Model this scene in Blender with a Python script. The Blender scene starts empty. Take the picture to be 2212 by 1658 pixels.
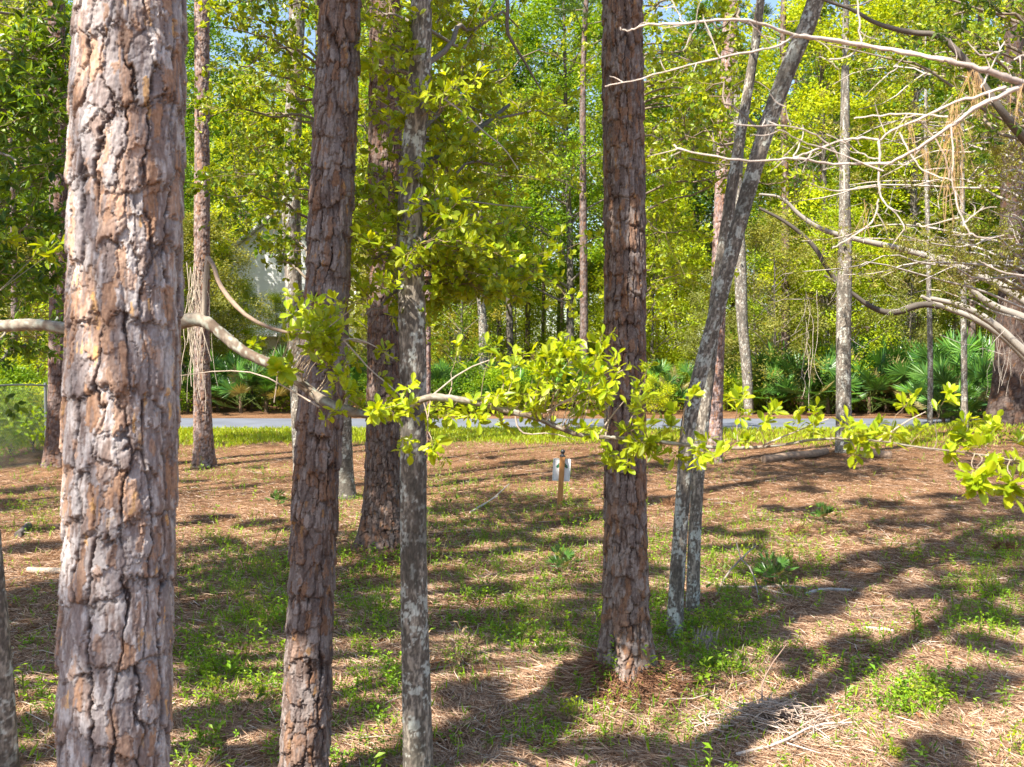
import bpy, math
import numpy as np
from mathutils import Vector

rng = np.random.default_rng(11)
sc = bpy.context.scene

# ---------------------------------------------------------------- camera, sky, sun, exposure
CAMZ = 2.6
FPX = 2150.0                       # focal length in units of a 2212 px wide frame
PITCH = math.atan(69.0 / FPX)
cam_d = bpy.data.cameras.new('camera')
cam = bpy.data.objects.new('camera', cam_d)
sc.collection.objects.link(cam)
cam.location = (0, 0, CAMZ)
cam.rotation_euler = (math.pi / 2 - PITCH, 0, 0)
cam_d.sensor_width = 36.0
cam_d.lens = 36.0 * FPX / 2212.0
cam_d.clip_end = 2000
cam_d.dof.use_dof = True
cam_d.dof.focus_distance = 9.0
cam_d.dof.aperture_fstop = 5.6
sc.camera = cam

SUN_EL, SUN_AZ = math.radians(51), math.radians(42)      # azimuth: degrees left of straight behind the camera
SD = np.array([-math.sin(SUN_AZ) * math.cos(SUN_EL), -math.cos(SUN_AZ) * math.cos(SUN_EL), math.sin(SUN_EL)])
w = bpy.data.worlds.new('World'); sc.world = w; w.use_nodes = True
nt = w.node_tree
bg = nt.nodes['Background']
sky = nt.nodes.new('ShaderNodeTexSky'); sky.sky_type = 'NISHITA'; sky.sun_disc = False
sky.sun_elevation = SUN_EL; sky.sun_rotation = math.atan2(SD[0], SD[1])
nt.links.new(sky.outputs[0], bg.inputs[0]); bg.inputs[1].default_value = 0.095
sl = bpy.data.lights.new('sun', 'SUN'); sl.energy = 5.0; sl.angle = math.radians(0.55); sl.color = (1.0, 0.93, 0.82)
so = bpy.data.objects.new('sun', sl); sc.collection.objects.link(so)
so.rotation_euler = Vector(SD).to_track_quat('Z', 'Y').to_euler()
so.location = (-10, -20, 30)
sc.view_settings.view_transform = 'Standard'; sc.view_settings.look = 'None'
sc.view_settings.exposure = 1.6; sc.view_settings.gamma = 1.0
cy = sc.cycles
cy.max_bounces = 6; cy.diffuse_bounces = 3; cy.glossy_bounces = 2; cy.transmission_bounces = 4; cy.transparent_max_bounces = 6
cy.caustics_reflective = False; cy.caustics_refractive = False
cy.sample_clamp_indirect = 6.0

# ---------------------------------------------------------------- photo point -> place
CP, SP = math.cos(PITCH), math.sin(PITCH)
def W(px, py, Y):
    a = (px - 1106.0) / FPX; b = (829.0 - py) / FPX
    dy = CP + b * SP; dz = -SP + b * CP
    k = Y / dy
    return np.array([a * k, Y, CAMZ + dz * k])
def WL(lst):                                             # list of (px, py, Y)
    return np.array([W(*p) for p in lst])
def ppm(Y): return FPX / Y                                # frame units per metre at distance Y

# ---------------------------------------------------------------- noise
def h2(ix, iy, seed):
    ix = np.asarray(ix).astype(np.int64); iy = np.asarray(iy).astype(np.int64)
    n = (ix * 374761393 + iy * 668265263 + seed * 974634777) & 0xFFFFFFFF
    n = ((n ^ (n >> 13)) * 1274126177) & 0xFFFFFFFF
    n = ((n ^ (n >> 16)) * 2246822519) & 0xFFFFFFFF
    return ((n ^ (n >> 15)) & 0xFFFFFF) / float(0x1000000)
def vn(x, y, seed, per=None):
    ix = np.floor(x); iy = np.floor(y); fx = x - ix; fy = y - iy
    fx = fx * fx * (3 - 2 * fx); fy = fy * fy * (3 - 2 * fy)
    jx = ix + 1
    if per: ix = np.mod(ix, per); jx = np.mod(jx, per)
    a = h2(ix, iy, seed); b = h2(jx, iy, seed); c = h2(ix, iy + 1, seed); d = h2(jx, iy + 1, seed)
    return (a * (1 - fx) + b * fx) * (1 - fy) + (c * (1 - fx) + d * fx) * fy
def fbm(x, y, o, seed, per=None):
    s = 0; a = .5; t = 0
    for i in range(o):
        s = s + a * vn(x * 2 ** i, y * 2 ** i, seed + i * 17, per * 2 ** i if per else None); t += a; a *= .55
    return s / t
def sstep(a, b, x):
    t = np.clip((x - a) / (b - a), 0, 1); return t * t * (3 - 2 * t)
def voro(x, y, n, seed, p=2.6, jit=.8):
    ix = np.floor(x); iy = np.floor(y)
    F1 = np.full(x.shape, 9.); F2 = F1.copy(); R = np.zeros(x.shape); R2 = R.copy()
    ax = R.copy(); ay = R.copy(); bx = R.copy(); by = R.copy()
    for dx in (-1, 0, 1):
        for dy in (-1, 0, 1):
            cx = ix + dx; cyy = iy + dy; m = np.mod(cx, n)
            r = h2(m, cyy, seed)
            px = cx + .5 + jit * (h2(m, cyy, seed + 1) - .5) - x; py = cyy + .5 + jit * (h2(m, cyy, seed + 2) - .5) - y
            d = (np.abs(px) ** p + np.abs(py) ** p) ** (1 / p)
            k1 = d < F1; k2 = (~k1) & (d < F2)
            F2 = np.where(k1, F1, np.where(k2, d, F2)); bx = np.where(k1, ax, np.where(k2, px, bx)); by = np.where(k1, ay, np.where(k2, py, by))
            F1 = np.where(k1, d, F1); R = np.where(k1, r, R); ax = np.where(k1, px, ax); ay = np.where(k1, py, ay)
    dx = np.abs(bx - ax); dy = np.abs(by - ay)
    return F1, F2, R, ax, ay, dx / (dx + dy + 1e-6)
def unit(v):
    return v / (np.linalg.norm(v, axis=-1, keepdims=True) + 1e-9)
def rdir(n): return unit(rng.normal(size=(n, 3)))
def mixc(a, b, t):
    a = np.asarray(a, float); b = np.asarray(b, float); t = np.asarray(t)[..., None]
    return a * (1 - t) + b * t

# ---------------------------------------------------------------- mesh collector
class MB:
    def __init__(s): s.V = []; s.C = []; s.F = []; s.n = 0
    def add(s, v, f, c=(1, 1, 1)):
        v = np.asarray(v, float).reshape(-1, 3); f = np.asarray(f, np.int64)
        c = np.asarray(c, float)
        if c.ndim == 1: c = np.tile(c, (len(v), 1))
        s.V.append(v); s.C.append(c); s.F.append(f + s.n); s.n += len(v)
    def build(s, name, mat, parent=None, origin=(0, 0, 0), smooth=True):
        V = np.concatenate(s.V) - np.asarray(origin, float); C = np.concatenate(s.C)
        tot = np.concatenate([np.full(len(f), f.shape[1]) for f in s.F]); idx = np.concatenate([f.ravel() for f in s.F])
        me = bpy.data.meshes.new(name)
        me.vertices.add(len(V)); me.vertices.foreach_set('co', V.ravel().astype(np.float32))
        me.loops.add(len(idx)); me.loops.foreach_set('vertex_index', idx.astype(np.int32))
        me.polygons.add(len(tot)); st = np.concatenate([[0], np.cumsum(tot)[:-1]])
        me.polygons.foreach_set('loop_start', st.astype(np.int32)); me.polygons.foreach_set('loop_total', tot.astype(np.int32))
        me.polygons.foreach_set('use_smooth', np.full(len(tot), smooth))
        me.update(calc_edges=True)
        ca = me.color_attributes.new('Col', 'FLOAT_COLOR', 'POINT')
        ca.data.foreach_set('color', np.hstack([C, np.ones((len(C), 1))]).ravel().astype(np.float32))
        me.materials.append(mat)
        o = bpy.data.objects.new(name, me); sc.collection.objects.link(o)
        if parent is not None: o.parent = parent
        else: o.location = origin
        return o
def tag(o, label=None, cat=None, group=None, kind=None):
    for k, v in (('label', label), ('category', cat), ('group', group), ('kind', kind)):
        if v: o[k] = v
    return o
def empty(name, loc, label, cat, group=None):
    o = bpy.data.objects.new(name, None); sc.collection.objects.link(o); o.location = loc
    o.empty_display_size = .2
    return tag(o, label, cat, group)
def copy_tree(o, loc, rz=0, s=1.0, parent=None, sz=None):
    c = o.copy(); sc.collection.objects.link(c)
    if parent is None:
        c.location = loc; c.rotation_euler = (0, 0, rz); c.scale = (s, s, sz or s)
    else: c.parent = parent
    for ch in [q for q in bpy.data.objects if q.parent == o]: copy_tree(ch, None, parent=c)
    return c

def tube(mb, P, R, n=7, col=(.3, .25, .2), wob=0.0):
    P = np.asarray(P, float); m = len(P); R = np.broadcast_to(np.asarray(R, float), (m,)).copy()
    T = unit(np.gradient(P, axis=0)); ref = np.array([.31, .22, .93]) if abs(T[m // 2, 2]) < .8 else np.array([.93, .2, .31])
    A = unit(np.cross(T, ref)); B = np.cross(T, A)
    if wob: R = R * (1 + wob * (rng.random(m) - .5))
    a = np.arange(n) * 2 * math.pi / n
    v = P[:, None] + R[:, None, None] * (np.cos(a)[None, :, None] * A[:, None] + np.sin(a)[None, :, None] * B[:, None])
    i = np.arange(m - 1)[:, None] * n; j = np.arange(n)[None]; k = (j + 1) % n
    f = np.stack([i + j, i + k, i + n + k, i + n + j], -1).reshape(-1, 4)
    c = np.asarray(col, float)
    if c.ndim == 1:
        c = np.tile(c, (m * n, 1)) * (1 + .35 * (rng.random((m * n, 1)) - .5))
    mb.add(v.reshape(-1, 3), f, c)
    mb.add(v[-1], np.arange(n)[None], c[-1]); mb.add(v[0], np.arange(n)[None, ::-1], c[0])
def smooth_path(P, it=2):
    P = np.asarray(P, float)
    for _ in range(it):
        q = P[:-1] * .75 + P[1:] * .25; r = P[:-1] * .25 + P[1:] * .75
        P = np.vstack([P[:1], np.stack([q, r], 1).reshape(-1, P.shape[1]), P[-1:]])
    return P
def limb(mb, P, R, n=8, col=(.3, .25, .2), it=2, wob=.12, jig=0.0):
    PR = np.column_stack([P, np.broadcast_to(R, (len(P),))])
    PR = smooth_path(PR, it)
    X = PR[:, :3].copy()
    if jig: X[1:-1] += rng.normal(size=X[1:-1].shape) * jig
    tube(mb, X, PR[:, 3], n, col, wob)
    return X

LT = {  # leaf outlines: (side, along, lift)
 'dia': (np.array([[0, 0, 0], [-.5, .55, .12], [0, 1, -.06], [.5, .55, .12]]), np.array([[0, 1, 2], [0, 2, 3]])),
 'obo': (np.array([[0, 0, 0], [-.2, .25, .02], [-.44, .6, .05], [-.3, .86, .02], [0, 1, -.06], [.3, .86, .02], [.44, .6, .05], [.2, .25, .02]]),
         np.array([[0, 1, 2, 3, 4], [0, 4, 5, 6, 7]])),
 'lance': (np.array([[0, 0, 0], [-.4, .35, .08], [-.42, .6, .05], [0, 1, -.12], [.42, .6, .05], [.4, .35, .08]]),
         np.array([[0, 1, 2, 3], [0, 3, 4, 5]])),
}
def leaves(mb, P, D, N, L, wid, col, kind='dia'):
    T, F = LT[kind]; n = len(P); k = len(T)
    D = unit(D); S = unit(np.cross(D, N)); N2 = np.cross(S, D)
    L = np.broadcast_to(L, (n,))[:, None, None]
    v = P[:, None] + L * (T[None, :, 1:2] * D[:, None] + wid * T[None, :, 0:1] * S[:, None] + min(1.0, wid * 1.6) * T[None, :, 2:3] * N2[:, None])
    f = (np.arange(n)[:, None, None] * k + F[None]).reshape(-1, F.shape[1])
    col = np.asarray(col)
    if col.ndim == 1: col = np.tile(col, (n, 1))
    mb.add(v.reshape(-1, 3), f, np.repeat(col, k, axis=0))

# ---------------------------------------------------------------- materials
def newmat(name):
    m = bpy.data.materials.new(name); m.use_nodes = True
    nt = m.node_tree; b = nt.nodes['Principled BSDF']; return m, nt, b, nt.nodes['Material Output']
def N_(nt, t, **k):
    n = nt.nodes.new(t)
    for a, v in k.items(): setattr(n, a, v)
    return n
def attr_col(nt): 
    a = N_(nt, 'ShaderNodeAttribute'); a.attribute_name = 'Col'; return a.outputs['Color']
def noise(nt, scale, detail=4, rough=.6, vec=None):
    n = N_(nt, 'ShaderNodeTexNoise'); n.inputs['Scale'].default_value = scale; n.inputs['Detail'].default_value = detail; n.inputs['Roughness'].default_value = rough
    if vec is not None: nt.links.new(vec, n.inputs['Vector'])
    return n.outputs['Fac']
def mapping(nt, scale):
    tc = N_(nt, 'ShaderNodeTexCoord'); mp = N_(nt, 'ShaderNodeMapping'); mp.inputs['Scale'].default_value = scale
    nt.links.new(tc.outputs['Object'], mp.inputs['Vector']); return mp.outputs['Vector']
def ramp(nt, fac, stops):
    r = N_(nt, 'ShaderNodeValToRGB'); e = r.color_ramp.elements
    while len(e) < len(stops): e.new(.5)
    for i, (p, c) in enumerate(stops): e[i].position = p; e[i].color = (*c, 1)
    nt.links.new(fac, r.inputs[0]); return r.outputs[0]
def mult(nt, a, b, fac=1.0, mode='MULTIPLY'):
    m = N_(nt, 'ShaderNodeMix', data_type='RGBA', blend_type=mode); m.inputs[0].default_value = fac
    nt.links.new(a, m.inputs[6]); nt.links.new(b, m.inputs[7]); return m.outputs[2]
def mat_bark(name, rough=.85, s=(1, 1, .35), sc1=120, bump=.5, dist=.003, lo=.72, hi=1.25):
    m, nt, b, out = newmat(name)
    v = mapping(nt, s); f = noise(nt, sc1, 5, .65, v)
    g = ramp(nt, f, [(.3, (lo, lo, lo)), (.7, (hi, hi, hi))])
    c = mult(nt, attr_col(nt), g)
    nt.links.new(c, b.inputs['Base Color']); b.inputs['Roughness'].default_value = rough
    b.inputs['Specular IOR Level'].default_value = .25
    bp = N_(nt, 'ShaderNodeBump'); bp.inputs['Strength'].default_value = bump; bp.inputs['Distance'].default_value = dist
    nt.links.new(f, bp.inputs['Height']); nt.links.new(bp.outputs[0], b.inputs['Normal']); return m
def mat_leaf(name, tr=.42, rough=.42, spec=.4, tcol=(1.45, 1.25, .35), vary=.0):
    m, nt, b, out = newmat(name)
    c = attr_col(nt)
    if vary:
        oi = N_(nt, 'ShaderNodeObjectInfo')
        r = ramp(nt, oi.outputs['Random'], [(0, (1 - vary, 1 - vary * .7, 1)), (.5, (1, 1, 1)), (1, (1 + vary, 1 + vary * .7, .9))])
        c = mult(nt, c, r)
    nt.links.new(c, b.inputs['Base Color']); b.inputs['Roughness'].default_value = rough; b.inputs['Specular IOR Level'].default_value = spec
    t = N_(nt, 'ShaderNodeBsdfTranslucent')
    k = N_(nt, 'ShaderNodeRGB'); k.outputs[0].default_value = (*tcol, 1)
    nt.links.new(mult(nt, c, k.outputs[0]), t.inputs[0])
    mx = N_(nt, 'ShaderNodeMixShader'); mx.inputs[0].default_value = tr
    nt.links.new(b.outputs[0], mx.inputs[1]); nt.links.new(t.outputs[0], mx.inputs[2]); nt.links.new(mx.outputs[0], out.inputs[0]); return m
def mat_plain(name, col, rough=.6, spec=.4, nscale=30, var=.15, metal=0, bump=0):
    m, nt, b, out = newmat(name)
    f = noise(nt, nscale, 4, .6, mapping(nt, (1, 1, 1)))
    g = ramp(nt, f, [(.25, tuple(x * (1 - var) for x in col)), (.75, tuple(min(1, x * (1 + var)) for x in col))])
    nt.links.new(g, b.inputs['Base Color']); b.inputs['Roughness'].default_value = rough; b.inputs['Metallic'].default_value = metal
    b.inputs['Specular IOR Level'].default_value = spec
    if bump:
        bp = N_(nt, 'ShaderNodeBump'); bp.inputs['Strength'].default_value = bump; bp.inputs['Distance'].default_value = .01
        nt.links.new(f, bp.inputs['Height']); nt.links.new(bp.outputs[0], b.inputs['Normal'])
    return m
M_PINE = mat_bark('pine_bark', sc1=150, s=(1, 1, .3), bump=.55, dist=.003)
M_HARD = mat_bark('hardwood_bark', sc1=90, s=(1, 1, .25), bump=.6, dist=.004, lo=.62, hi=1.3)
M_TWIG = mat_bark('twig_bark', sc1=60, s=(1, 1, 1), bump=.3, dist=.002, lo=.75, hi=1.2)
M_LEAF = mat_leaf('oak_leaf', .45, .38, .45)
M_LEAF2 = mat_leaf('distant_leaf', .45, .5, .3, vary=.42)
M_PALM = mat_leaf('palmetto_leaf', .25, .35, .5, (1.3, 1.2, .4), vary=.12)
M_WEED = mat_leaf('weed_leaf', .4, .45, .35)
M_DRY = mat_leaf('dry_leaf', .15, .7, .2, (1.2, .9, .6))
M_NEED = mat_leaf('pine_needle', .3, .5, .3, (1.2, 1.1, .5))

# ---------------------------------------------------------------- bark fields
def bark_pine(U, S, circ, seed, sc_=1.0, warm=0.0):
    n1 = max(5, round(circ / (.066 * sc_))); n2 = max(8, round(circ / (.036 * sc_))); n3 = max(10, round(circ / (.018 * sc_)))
    pw = max(3, round(circ / .10)); ph = max(10, round(circ / .011)); pm = max(6, round(circ / .035))
    wx = fbm(U * pw, S / .22, 2, seed + 5, pw) - .5; wy = fbm(U * pw, S / .12, 2, seed + 9, pw) - .5
    jx = fbm(U * ph, S / .022, 3, seed + 21, ph) - .5; jy = fbm(U * ph, S / .014, 3, seed + 31, ph) - .5
    mx = fbm(U * pm, S / .06, 2, seed + 23, pm) - .5
    x = U * n1 + 1.0 * wx + .24 * jx + .30 * mx; y = S / (.19 * sc_) + .5 * wy + .22 * jy
    F1, F2, R, ax, ay, dirx = voro(x, y, n1, seed, 5.0, .62)
    e = F2 - F1
    mod = sstep(.30, .58, fbm(U * pw, S / .3, 2, seed + 40, pw)) * .65 + .35
    crack = (1 - sstep(.01, .15, e)) * (.30 + .70 * dirx ** 2) * mod
    x2 = U * n2 + 1.0 * wx + .5 * jx + .4 * mx; y2 = S / (.095 * sc_) + .8 * wy + .55 * jy
    G1, G2, Q, bx, by, dd = voro(x2, y2, n2, seed + 77, 4.5, .75)
    x3 = U * n3 + 1.2 * wx + .9 * jx; y3 = S / (.045 * sc_) + .8 * wy + .7 * jy
    K1, K2, Z, cx, cy_, de = voro(x3, y3, n3, seed + 177, 3.0, .9)
    fine = fbm(U * ph, S / .03, 3, seed + 51, ph) - .5
    H = .008 * R + .012 * ay + .008 * Q + .006 * by + .003 * Z + .003 * fine
    c2 = (1 - sstep(.0, .11, G2 - G1)) * sstep(.30, .7, h2(np.floor(Q * 99991), 4, 2)) * (.35 + .65 * dd)
    ledge_shade = sstep(.30, .48, -ay) * sstep(.2, .5, h2(np.floor(R * 99991), 14, 2)) * .55      # painted shade on the ledge below the overhanging plate
    H = (H - .024 * crack - .007 * c2) * .85 - .014
    g = fbm(U * pw * 2, S / .12, 4, seed + 61, pw * 2)
    st = fbm(U * ph, S / .07, 3, seed + 71, ph); dots = fbm(U * ph * 2, S / .008, 2, seed + 91, ph * 2)
    c = mixc((.225, .165, .14), (.47, .425, .405), sstep(.36, .60, .45 * g + .55 * st + .14 * (Z - .5) + .10 * (Q - .5)))
    c = mixc(c, np.array((.21, .175, .17)), sstep(.5, .9, h2(np.floor(Q * 997), 0, 3)) * .65)
    org = (sstep(.78, .82, h2(np.floor(Q * 9973), 1, 5)) * sstep(.38, .50, st + .06 + .1 * warm)) + sstep(.88 - warm * .15, .92 - warm * .15, R) * .7 * sstep(.4, .5, st + .04) + sstep(.9, .93, Z) * sstep(.42, .5, g) * .8
    c = mixc(c, mixc((.27, .14, .08), (.45, .24, .115), st), np.clip(org, 0, 1) * .72)
    c = mixc(c, np.array((.62, .36, .14)), sstep(.955, .975, h2(np.floor(Z * 7919), 2, 8)) * sstep(.45, .6, st) * .85)
    c = c * (1 + .5 * (dots - .5))[..., None]
    c = mixc(c, np.array((.05, .033, .03)), np.clip(crack * 1.3 + c2 * .65 + ledge_shade * .6, 0, 1) * .93)
    return H, c
def bark_hard(U, S, circ, seed, sc_=1.0, lich=.5):
    p1 = max(8, round(circ / (.016 * sc_))); p2 = max(3, round(circ / .12))
    wv = fbm(U * p2, S / .2, 3, seed + 2, p2) - .5
    a = fbm(U * p1 + 3 * wv, S / (.07 * sc_), 4, seed, p1)
    r = 1 - np.abs(a - .5) * 4
    r = np.clip(r, -1, 1)
    H = -.004 * sc_ * sstep(.2, 1, r) + .004 * fbm(U * p2 * 2, S / .1, 3, seed + 8, p2 * 2)
    g = fbm(U * p2 * 2, S / .10, 5, seed + 11, p2 * 2); f = fbm(U * p1, S / .02, 3, seed + 13, p1)
    c = mixc((.12, .10, .08), (.34, .295, .24), sstep(.3, .7, .6 * a + .4 * f))
    c = mixc(c, np.array((.07, .06, .05)), sstep(.4, 1, r) * .75)
    c = mixc(c, mixc((.42, .45, .39), (.58, .60, .55), f), sstep(.62 - .2 * lich, .68 - .2 * lich, .6 * g + .4 * f) * .75)
    c = mixc(c, np.array((.06, .055, .045)), sstep(.56, .64, fbm(U * p2, S / .35, 4, seed + 19, p2)) * .6)
    return H, c
def trunk(mb, P, R, kind, du, seed, z0=None, z1=None, coarse=.12, flare=0.0, flh=.25, sc_=1.0, opt=0.0, it=2, amp=1.0):
    PR = smooth_path(np.column_stack([P, R]), it)
    L = np.concatenate([[0], np.cumsum(np.linalg.norm(np.diff(PR[:, :3], axis=0), axis=1))])
    zz = PR[:, 2]
    if z0 is None: z0, z1 = zz[0], zz[-1]
    l0 = np.interp(z0, zz, L) if zz[-1] > zz[0] else 0; l1 = np.interp(z1, zz, L) if zz[-1] > zz[0] else L[-1]
    s = np.concatenate([np.arange(0, l0, coarse), np.arange(l0, l1, du), np.arange(l1 + coarse * .1, L[-1] + coarse, coarse)])
    s = np.clip(np.unique(s), 0, L[-1]); s = np.unique(s)
    C = np.column_stack([np.interp(s, L, PR[:, k]) for k in range(4)])
    T = unit(np.gradient(C[:, :3], axis=0)); A = unit(np.cross(np.cross(T, np.array([1., .05, 0])), T)); B = np.cross(T, A)
    rm = PR[:, 3].max() if z1 > zz[-1] * .8 else np.interp(.5 * (z0 + z1), zz, PR[:, 3])
    n = max(10, int(2 * math.pi * rm / du)); U = (np.arange(n) / n)[None] + 0 * s[:, None]; S = s[:, None] + 0 * U
    circ = 2 * math.pi * rm
    H, c = (bark_pine if kind == 'pine' else bark_hard)(U, S, circ, seed, sc_, opt)
    rr = C[:, 3:4] + 0 * U
    th = U * 2 * math.pi
    if flare:
        e = np.exp(-np.maximum(s - .0, 0)[:, None] / flh)
        rr = rr * (1 + flare * e * (1 + .35 * np.cos(5 * th + seed) + .2 * np.cos(3 * th + 2 * seed)))
    rr = rr * (1 + .03 * np.sin(2 * th + S * 1.3 + seed)) * (1 + .03 * (fbm(U * 4, S / .5, 2, seed + 3, 4) - .5)) + H * amp
    v = C[:, None, :3] + rr[..., None] * (np.cos(th)[..., None] * A[:, None] + np.sin(th)[..., None] * B[:, None])
    m = len(s); i = np.arange(m - 1)[:, None] * n; j = np.arange(n)[None]; k = (j + 1) % n
    f = np.stack([i + j, i + k, i + n + k, i + n + j], -1).reshape(-1, 4)
    mb.add(v.reshape(-1, 3), f, c.reshape(-1, 3))

# ---------------------------------------------------------------- the lie of the land
TREE_MOUNDS = []
def gh(x, y):
    x = np.asarray(x, float); y = np.asarray(y, float)
    u = .10 * (fbm(x / 3.1 + 50, y / 3.1 + 50, 3, 5) - .5) + .16 * (fbm(x / 9 + 20, y / 9 + 20, 2, 9) - .5)
    flat = np.clip(1 - sstep(27, 31.5, y), 0, 1)
    z = u * flat
    z = z + sstep(40, 48, y) * (.25 + .2 * (fbm(x / 6 + 9, y / 6, 3, 31) - .5)) + np.clip(y - 46, 0, 80) * .018
    for (mx, my, r, h) in TREE_MOUNDS: z = z + h * np.exp(-((x - mx) ** 2 + (y - my) ** 2) / (r * r))
    return z
def G(px, py, dz=0.0):                                    # photo point on the ground -> place
    Y = 10.0
    a = (829.0 - py) / FPX; s = (-SP + a * CP) / (CP + a * SP)
    for _ in range(25):
        x = (px - 1106.0) / FPX * Y / (CP + a * SP); g = float(gh(x, Y)); Yn = (g - CAMZ) / s
        Y = .5 * Y + .5 * Yn
    x = (px - 1106.0) / FPX * Y / (CP + a * SP)
    return np.array([x, Y, float(gh(x, Y)) + dz])
def on_ground(x, y): return np.array([x, y, float(gh(x, y))])

P4b = G(1352, 1492); TREE_MOUNDS += [(P4b[0], P4b[1] + .1, .55, .23)]
P3b = W(826, 1215, 12.4); TREE_MOUNDS += [(P3b[0], 12.4, .8, .12)]
TREE_MOUNDS += [((2180 - 1106) / FPX * 31, 31, 2.2, .35), ((120 - 1106) / FPX * 21.5, 21.5, 1.2, .15), ((1825 - 1106) / FPX * 24.8, 24.8, .9, .14)]

def axis_nodes(stops):
    return np.unique(np.concatenate([np.linspace(a, b, n) for a, b, n in stops]))
def build_ground():
    gx = axis_nodes([(-400, -60, 12), (-60, -14, 60), (-14, 16, 420), (16, 60, 60), (60, 400, 12)])
    gy = axis_nodes([(-60, 3, 40), (3, 16, 260), (16, 44, 200), (44, 110, 80), (110, 700, 20)])
    X, Y = np.meshgrid(gx, gy)
    Z = gh(X, Y)
    near = (np.abs(X) < 16) & (Y > 3) & (Y < 31)
    Z = Z + near * (.035 * (fbm(X / .35 + 70, Y / .35 + 70, 3, 77) - .5) + .02 * (fbm(X / .1 + 70, Y / .1 + 70, 2, 78) - .5))
    m, n = X.shape; i = np.arange(m - 1)[:, None] * n; j = np.arange(n - 1)[None]
    f = np.stack([i + j, i + j + 1, i + n + j + 1, i + n + j], -1).reshape(-1, 4)
    mb = MB(); mb.add(np.stack([X, Y, Z], -1).reshape(-1, 3), f, (1, 1, 1))
    mt, nt, b, out = newmat('forest_floor')
    tc = N_(nt, 'ShaderNodeTexCoord'); v = tc.outputs['Object']
    vo = N_(nt, 'ShaderNodeTexVoronoi'); vo.inputs['Scale'].default_value = 80; nt.links.new(v, vo.inputs['Vector'])
    sep = N_(nt, 'ShaderNodeSeparateColor'); nt.links.new(vo.outputs['Color'], sep.inputs[0])
    c1 = ramp(nt, sep.outputs[0], [(0, (.10, .055, .03)), (.35, (.20, .115, .065)), (.7, (.31, .19, .11)), (1, (.44, .30, .185))])
    c2 = ramp(nt, noise(nt, 60, 6, .7, v), [(.3, (.35, .32, .3)), (.65, (1.1, 1.05, 1.0))])
    c3 = ramp(nt, noise(nt, .8, 5, .65, v), [(.35, (.5, .42, .36)), (.65, (1.1, 1.05, 1.0))])
    c = mult(nt, mult(nt, c1, c2), c3)
    nt.links.new(c, b.inputs['Base Color']); b.inputs['Roughness'].default_value = .9; b.inputs['Specular IOR Level'].default_value = .1
    bp = N_(nt, 'ShaderNodeBump'); bp.inputs['Strength'].default_value = .8; bp.inputs['Distance'].default_value = .02
    nt.links.new(noise(nt, 55, 5, .7, v), bp.inputs['Height']); nt.links.new(bp.outputs[0], b.inputs['Normal'])
    tag(mb.build('ground', mt), kind='structure')
    # the road: a thin sheet of asphalt across the view
    mb = MB(); xs = np.linspace(-120, 60, 90); rows = []
    def yc(x): return 35.6 + .0012 * (x - 4) ** 2 * (x < 40)
    hw = [-2.5, -2.35, -1.3, 0, 1.3, 2.35, 2.5]; hz = [-.05, .03, .055, .07, .055, .03, -.05]
    V = np.array([[x, yc(x) + a, h + .01] for x in xs for a, h in zip(hw, hz)])
    k = len(hw); i = np.arange(len(xs) - 1)[:, None] * k; j = np.arange(k - 1)[None]
    mb.add(V, np.stack([i + j, i + k + j, i + k + j + 1, i + j + 1], -1).reshape(-1, 4))
    mt, nt, b, out = newmat('asphalt'); v = mapping(nt, (1, 1, 1))
    c = mult(nt, ramp(nt, noise(nt, 180, 4, .8, v), [(.3, (.09, .10, .125)), (.7, (.15, .165, .20))]), ramp(nt, noise(nt, .7, 4, .6, v), [(.3, (.8, .8, .8)), (.7, (1.15, 1.15, 1.15))]))
    nt.links.new(c, b.inputs['Base Color']); b.inputs['Roughness'].default_value = .8
    tag(mb.build('road', mt), kind='structure')
build_ground()

# ---------------------------------------------------------------- foliage on wood
def spray(mw, ml, A, D, L, lsz, cA, cB, nsub=5, kind='obo', wid=.75, tw=.003, wc=(.24, .17, .11), per=5, up=.55):
    D = unit(D); m = 5
    P = A + np.outer(np.linspace(0, 1, m), D) * L; P[:, 2] += L * .12 * np.sin(np.linspace(0, 2.2, m)); P[1:] += rng.normal(size=(m - 1, 3)) * L * .03
    tube(mw, P, np.linspace(tw, tw * .4, m), 4, wc)
    tips = [(P[-1], unit(P[-1] - P[-2]))]
    for q in range(nsub):
        t = rng.uniform(.15, .95); b = P[0] + (P[-1] - P[0]) * t
        b = np.array([np.interp(t, np.linspace(0, 1, m), P[:, k]) for k in range(3)])
        d = unit(D * .6 + rdir(1)[0] * np.array([1, 1, .55])); l = L * rng.uniform(.15, .4)
        e = b + d * l; tube(mw, np.array([b, (b + e) / 2 + rng.normal(size=3) * l * .05, e]), [tw * .5, tw * .4, tw * .3], 3, wc)
        tips.append((e, d))
        if rng.random() < .6: tips.append(((b + e) / 2, d))
    bright = rng.uniform(.75, 1.2)
    Pl = []; Dl = []; Nl = []; 
    for p, d in tips:
        k = rng.integers(max(2, per - 2), per + 3)
        r = rdir(k); r = unit(r - (r @ d)[:, None] * d)
        Dl.append(unit(d * rng.uniform(.25, .9, (k, 1)) + r + np.array([0, 0, .1]))); Pl.append(p - d * rng.uniform(0, .5, (k, 1)) * lsz)
        Nl.append(unit(np.array([0, 0, up]) + d * .35 + rng.normal(size=(k, 3)) * .33 - .10 * np.array([0, 1, 0])))
    Pl = np.concatenate(Pl); n = len(Pl); t = rng.random(n)
    leaves(ml, Pl, np.concatenate(Dl), np.concatenate(Nl), lsz * rng.uniform(.4, 1.2, n), wid * rng.uniform(.8, 1.15), mixc(cA, cB, t) * bright, kind)
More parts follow.
